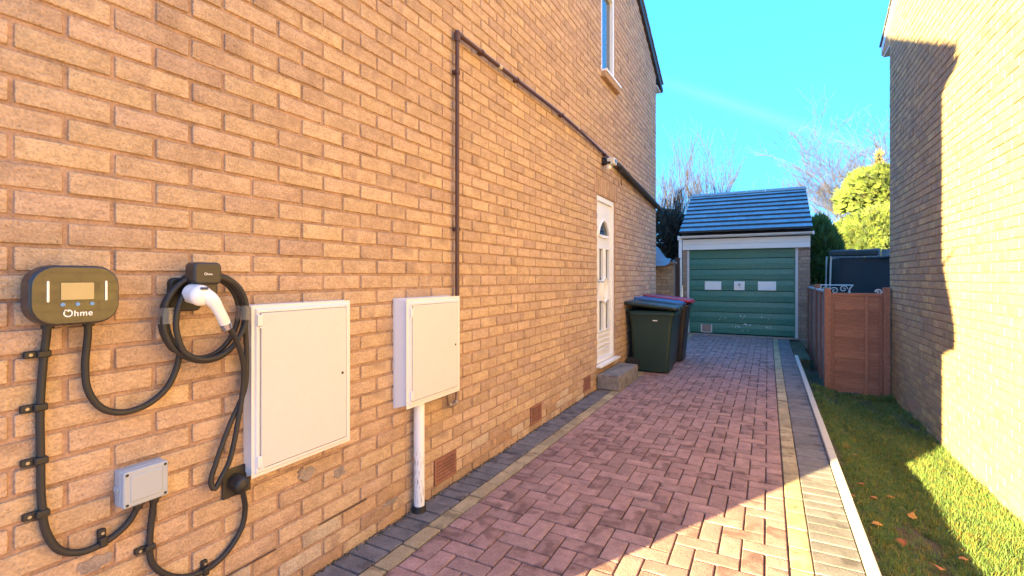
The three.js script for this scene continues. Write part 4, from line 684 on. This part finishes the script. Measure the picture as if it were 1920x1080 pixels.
// ------------------------------------------------------------------ dark netted enclosure and shed fence behind
{
  const t = thing('net_enclosure', 'dark mesh netted enclosure on grey poles behind the fence', 'enclosure', [1.02, -0.35, 11.0]);
  const net = phys({ color: rgb(0.030, 0.034, 0.045), roughness: 0.9, transparent: true, opacity: 0.93, side: THREE.DoubleSide });
  const sheet = (w, h, x, y, z, ry, sag) => { const g = new THREE.PlaneGeometry(w, h, 16, 12), P = g.attributes.position; for (let i = 0; i < P.count; i++) P.setZ(i, sag * Math.sin(P.getX(i) * 5) * 0.5 + 0.02 * Math.sin(P.getY(i) * 4 + P.getX(i) * 3)); g.computeVertexNormals(); g.rotateY(ry); g.translate(x, y, -z); return g; };
  add(t, 'net', sheet(1.35, 1.9, 0.85, 1.08, 0.02, 0.0, 0.02), net); add(t, 'side_net', sheet(1.6, 1.9, 0.19, 1.08, 0.85, Math.PI / 2 + 0.05, 0.02), net);
  const pm = std({ color: rgb(0.42, 0.46, 0.48), metalness: 0.6, roughness: 0.4 });
  for (const [x, z] of [[0.02, 0.0], [1.5, 0.0], [0.10, 1.7]]) add(t, 'pole', rod(V(x - 0.03, 0, z), V(x + 0.03, 2.12, z), 0.016), pm);
  add(t, 'top_pad', merge([box(0.02, 0.78, 2.06, 2.17, -0.05, 0.06, 0.03), rod(V(0.78, 2.02, 0), V(1.5, 2.09, 0), 0.022)]), std({ color: rgb(0.035, 0.045, 0.05), roughness: 0.7 }));
  const f = thing('board_fence', 'tall grey upright board fence behind the dark netting', 'fence', [1.3, -0.35, 13.2]);
  const gm = std({ map: woodTex, color: rgb(0.24, 0.25, 0.27), roughness: 0.9 });
  for (let k = 0; k < 16; k++) add(f, 'board', box(k * 0.152, k * 0.152 + 0.146, 0, 2.28 + 0.01 * (k % 3), (k % 2) * 0.012, 0.02 + (k % 2) * 0.012, 0.003), gm);
  add(f, 'rail', box(0, 2.43, 1.9, 1.97, 0.034, 0.07), gm);
}

// ------------------------------------------------------------------ vegetation
function bareTree(seed, { h, spread, stems, depth, r0, up = 0.5, fork = 3, shrink = 0.72, wob = 0.35, droop = 0, thin = 0.004 }) {
  const rnd = mulberry(seed), trunk = [], limbs = [], twigs = [];
  const grow = (p, d, len, r, k) => {
    let a = p.clone(), dd = d.clone(); const parts = k === 0 ? 3 : 2;
    for (let i = 0; i < parts; i++) {
      const b = a.clone().addScaledVector(dd, len / parts), ra = r * (1 - 0.35 * i / parts), rb = r * (1 - 0.35 * (i + 1) / parts);
      (k === 0 ? trunk : k < depth - 1 ? limbs : twigs).push(rod(a, b, Math.max(ra, thin), Math.max(rb, thin * 0.8), k < 2 ? 8 : k < depth - 1 ? 5 : 3, true));
      if (k < depth && (i > 0 || k > 0)) for (let n = 0; n < (i === parts - 1 ? fork : 1 + (rnd() < 0.5)); n++) {
        const nd = dd.clone().add(new THREE.Vector3((rnd() - 0.5) * spread, (rnd() - 0.2) * up * 0.6, (rnd() - 0.5) * spread)); nd.y += up * 0.25 - droop * k * 0.12; nd.normalize(); grow(b, nd, len * shrink * (0.7 + 0.55 * rnd()), rb * (0.55 + 0.2 * rnd()), k + 1);
      }
      a = b; dd = dd.clone().add(new THREE.Vector3((rnd() - 0.5) * wob, (rnd() - 0.3) * wob * 0.5, (rnd() - 0.5) * wob)).normalize();
    }
  };
  for (let s = 0; s < stems; s++) { const d = new THREE.Vector3(stems > 1 ? (rnd() - 0.5) * 0.5 : 0, 1, stems > 1 ? (rnd() - 0.5) * 0.5 : 0).normalize(); grow(new THREE.Vector3((rnd() - 0.5) * 0.3 * (stems > 1), 0, (rnd() - 0.5) * 0.3 * (stems > 1)), d, h, r0, 0); }
  return { trunk: merge(trunk), limbs: merge(limbs), twigs: merge(twigs) };
}
function plantBare(name, label, pos, p, seed, mats, group) { const t = thing(name, label, 'tree', pos, group), g = bareTree(seed, p); add(t, 'trunk', g.trunk, mats[0]); add(t, 'limbs', g.limbs, mats[1] ?? mats[0]); add(t, 'crown', g.twigs, mats[2] ?? mats[0], 'stuff'); return t; }
const bark = (r, g, b) => std({ color: rgb(r, g, b), roughness: 0.95 });
plantBare('bare_tree', 'pale bare winter tree rising behind the golden hedge', [5.3, -0.35, 33], { h: 3.45, spread: 1.6, stems: 2, depth: 6, r0: 0.12, up: 0.5, fork: 2, shrink: 0.73, wob: 0.3, droop: 0.3, thin: 0.0075 }, 7, [bark(0.11, 0.095, 0.09), bark(0.085, 0.07, 0.068), bark(0.065, 0.052, 0.052)], 'bare trees against the sky');
plantBare('bare_tree', 'twiggy bare tree with upright shoots left of the garage roof', [-2.9, -0.35, 16.2], { h: 1.75, spread: 0.85, stems: 4, depth: 5, r0: 0.04, up: 0.8, fork: 2, shrink: 0.72, wob: 0.28 }, 23, [bark(0.06, 0.047, 0.042)], 'bare trees against the sky');
plantBare('bare_tree', 'thin bare sapling whose shoots spread above the garage ridge end', [-1.9, -0.35, 17.5], { h: 1.85, spread: 1.0, stems: 2, depth: 5, r0: 0.04, up: 0.7, fork: 2, shrink: 0.72, wob: 0.3 }, 41, [bark(0.06, 0.047, 0.042)], 'bare trees against the sky');
// evergreen masses: many small sprays through a volume, denser at the skin
function sprayGeo(seed, size) { const rnd = mulberry(seed), gs = []; for (let i = 0; i < 7; i++) { const a = (i - 3) * 0.33 + (rnd() - 0.5) * 0.2, L = size * (1 - 0.09 * Math.abs(i - 3)) * (0.8 + 0.4 * rnd()), w = size * 0.075, c = Math.cos(a), s = Math.sin(a), z = (rnd() - 0.5) * size * 0.4; const g = new THREE.BufferGeometry(); g.setAttribute('position', new THREE.Float32BufferAttribute([-w * c, w * s, 0, w * c, -w * s, 0, s * L * 0.6 + w * c, c * L * 0.6 - w * s, z * 0.6, s * L, c * L, z, s * L * 0.6 - w * c, c * L * 0.6 + w * s, z * 0.6], 3)); g.setIndex([0, 1, 2, 0, 2, 4, 4, 2, 3]); g.computeVertexNormals(); gs.push(g); } return mergeGeometries(gs); }
function evergreen(name, label, category, pos, inside, bounds, N, size, cols, seed, group) {
  const t = thing(name, label, category, pos, group), rnd = mulberry(seed), m = M4(), q = new THREE.Quaternion(), c = new THREE.Color();
  const mesh = new THREE.InstancedMesh(sprayGeo(seed, size), phys({ color: rgb(1, 1, 1), roughness: 0.85, transmission: 0.3, thickness: 0, side: THREE.DoubleSide }), N);
  let n = 0, guard = 0; const up = new THREE.Vector3(0, 1, 0);
  while (n < N && guard++ < N * 60) {
    const p = new THREE.Vector3(lerp(bounds[0], bounds[1], rnd()), lerp(bounds[2], bounds[3], rnd()), lerp(bounds[4], bounds[5], rnd())), d = inside(p.x, p.y, p.z); // d: 1 at the skin, 0 in the core, <0 outside
    if (d < 0 || rnd() > 0.10 + 0.9 * d * d) continue;
    const out = new THREE.Vector3(p.x + (rnd() - 0.5) * 0.9, 0.55 + rnd() * 0.9, -(p.z) + (rnd() - 0.5) * 0.9 + 0.2).normalize(); q.setFromUnitVectors(up, out); q.multiply(new THREE.Quaternion().setFromAxisAngle(up, rnd() * 6.28));
    const s = 0.7 + 0.7 * rnd(); m.compose(new THREE.Vector3(p.x, p.y, -p.z), q, new THREE.Vector3(s, s, s)); mesh.setMatrixAt(n, m);
    const k = cols[Math.floor(rnd() * cols.length)], v = 0.75 + 0.5 * rnd(); c.setRGB(k[0] * v, k[1] * v, k[2] * v); mesh.setColorAt(n, c); n++;
  }
  mesh.count = n; mesh.name = 'crown'; mesh.userData.kind = 'stuff'; t.add(mesh);
  add(t, 'trunk', rod(V(0, 0, 0), V(0, bounds[3] * 0.7, 0), 0.08, 0.03, 8), bark(0.10, 0.07, 0.05)); return t;
}
const lump = (seed) => { const f = fbm([4, 8, 16], seed); return (x, y, z) => f(x * 0.17 + z * 0.11 + 5, y * 0.17 + z * 0.07 + 5); };
const ell = (rx, ry, rz, cy, seed, rough = 0.5) => { const L = lump(seed); return (x, y, z) => { const k = Math.hypot(x / rx, (y - cy) / ry, z / rz) + rough * (L(x, y, z) - 0.5); return k > 1 ? -1 : clamp((k - 0.55) / 0.45); }; };
const GOLD = [[0.125, 0.175, 0.025], [0.105, 0.16, 0.026], [0.15, 0.185, 0.03], [0.09, 0.145, 0.025]];
evergreen('golden_conifer', 'bright golden green conifer standing in sun beside the right house', 'tree', [5.3, -0.35, 26.2], ell(2.6, 3.3, 1.9, 3.0, 3, 0.95), [-2.6, 2.6, 0.2, 6.4, -2, 2], 13000, 0.26, GOLD, 3, 'evergreens behind the garage');
evergreen('golden_conifer', 'lower golden conifer in front of the tall sunny one', 'tree', [4.0, -0.35, 25.0], ell(1.4, 2.5, 1.2, 2.1, 5, 0.9), [-1.5, 1.5, 0.1, 4.6, -1.3, 1.3], 8000, 0.24, GOLD, 5, 'evergreens behind the garage');
evergreen('conifer', 'conifer in the shade just right of the garage', 'tree', [1.22, -0.35, 14.9], ell(0.52, 1.9, 0.8, 1.55, 6, 0.4), [-0.6, 0.6, 0.05, 3.5, -0.9, 0.9], 7000, 0.15, GOLD, 6, 'evergreens behind the garage');
evergreen('brown_conifer', 'slim pointed brownish conifer tip above the golden ones', 'tree', [4.75, -0.35, 29], (x, y, z) => { const r = 1.7 * (1 - y / 7.8); const k = Math.hypot(x, z) / Math.max(r, 0.01); return k > 1 ? -1 : clamp((k - 0.4) / 0.6); }, [-1.3, 1.3, 2.0, 7.75, -1.3, 1.3], 9000, 0.26, [[0.20, 0.15, 0.05], [0.16, 0.13, 0.05], [0.13, 0.12, 0.045]], 9, 'evergreens behind the garage');
evergreen('dark_shrub', 'dark rounded evergreen shrub behind the garden wall', 'shrub', [-2.55, -0.35, 13.3], ell(0.85, 1.05, 0.8, 2.45, 12, 0.5), [-0.9, 0.9, 1.2, 3.6, -0.9, 0.9], 5000, 0.11, [[0.035, 0.04, 0.03], [0.05, 0.045, 0.035], [0.03, 0.045, 0.03]], 12);
// fallen leaves on the grass
{
  const rnd = mulberry(99), s = new THREE.Shape(); for (let i = 0; i <= 20; i++) { const a = i / 20 * 6.2832, r = 0.022 * (0.86 + 0.14 * Math.cos(5 * a)) * (1 + 0.4 * Math.cos(a)); i ? s.lineTo(r * Math.cos(a), r * Math.sin(a)) : s.moveTo(r * Math.cos(a), r * Math.sin(a)); }
  const base = new THREE.ExtrudeGeometry(s, { depth: 0.0012, bevelEnabled: false }); const P = base.attributes.position; for (let i = 0; i < P.count; i++) P.setZ(i, P.getZ(i) + 9 * (P.getX(i) ** 2) - 5 * P.getY(i) ** 2); base.rotateX(-Math.PI / 2); base.computeVertexNormals();
  const stem = tube([new THREE.Vector3(0.02, 0.004, 0), new THREE.Vector3(0.045, 0.008, 0.004), new THREE.Vector3(0.06, 0.004, 0.012)], 0.0012, 6, 5);
  const spots = [[0.60, 5.1], [0.66, 5.0], [0.60, 4.28], [0.645, 4.1], [0.76, 4.25], [0.58, 3.60], [0.69, 3.52], [0.83, 3.38], [0.98, 3.2], [0.83, 4.0], [0.50, 3.95], [0.96, 3.55], [0.80, 2.95]];
  const words = ['furthest up the lawn by the edging', 'beside the furthest leaf on the lawn', 'orange and flat near the edging', 'touching its orange neighbour near the edging', 'lone orange on mid lawn', 'reddish against the edging', 'small brown beside the reddish leaf', 'dark red in the middle of the lawn', 'close to the sunlit strip low in the picture', 'pale and small on mid lawn', 'tucked against the concrete edging', 'faded near the shadow line', 'nearest the bottom of the picture'];
  const cols = [[0.42, 0.16, 0.03], [0.48, 0.22, 0.05], [0.30, 0.08, 0.03], [0.36, 0.14, 0.05]];
  spots.forEach(([X, Z], i) => { const t = thing('fallen_leaf', `fallen leaf ${words[i]}`, 'leaf', [X, lawnY(X, Z) + 0.034, Z], 'fallen leaves on the grass'), c = cols[i % 4]; t.rotation.set((rnd() - 0.5) * 0.7, rnd() * 6.28, (rnd() - 0.5) * 0.7); const k = 0.9 + 0.5 * rnd(); t.scale.set(k, k, k); const m = std({ color: rgb(...c), roughness: 0.8, side: THREE.DoubleSide }); add(t, 'blade', base, m); add(t, 'stalk', stem, m); });
}
scene.traverse((o) => { if (o.isMesh) { o.castShadow = true; o.receiveShadow = true; } });
renderer.render(scene, camera);
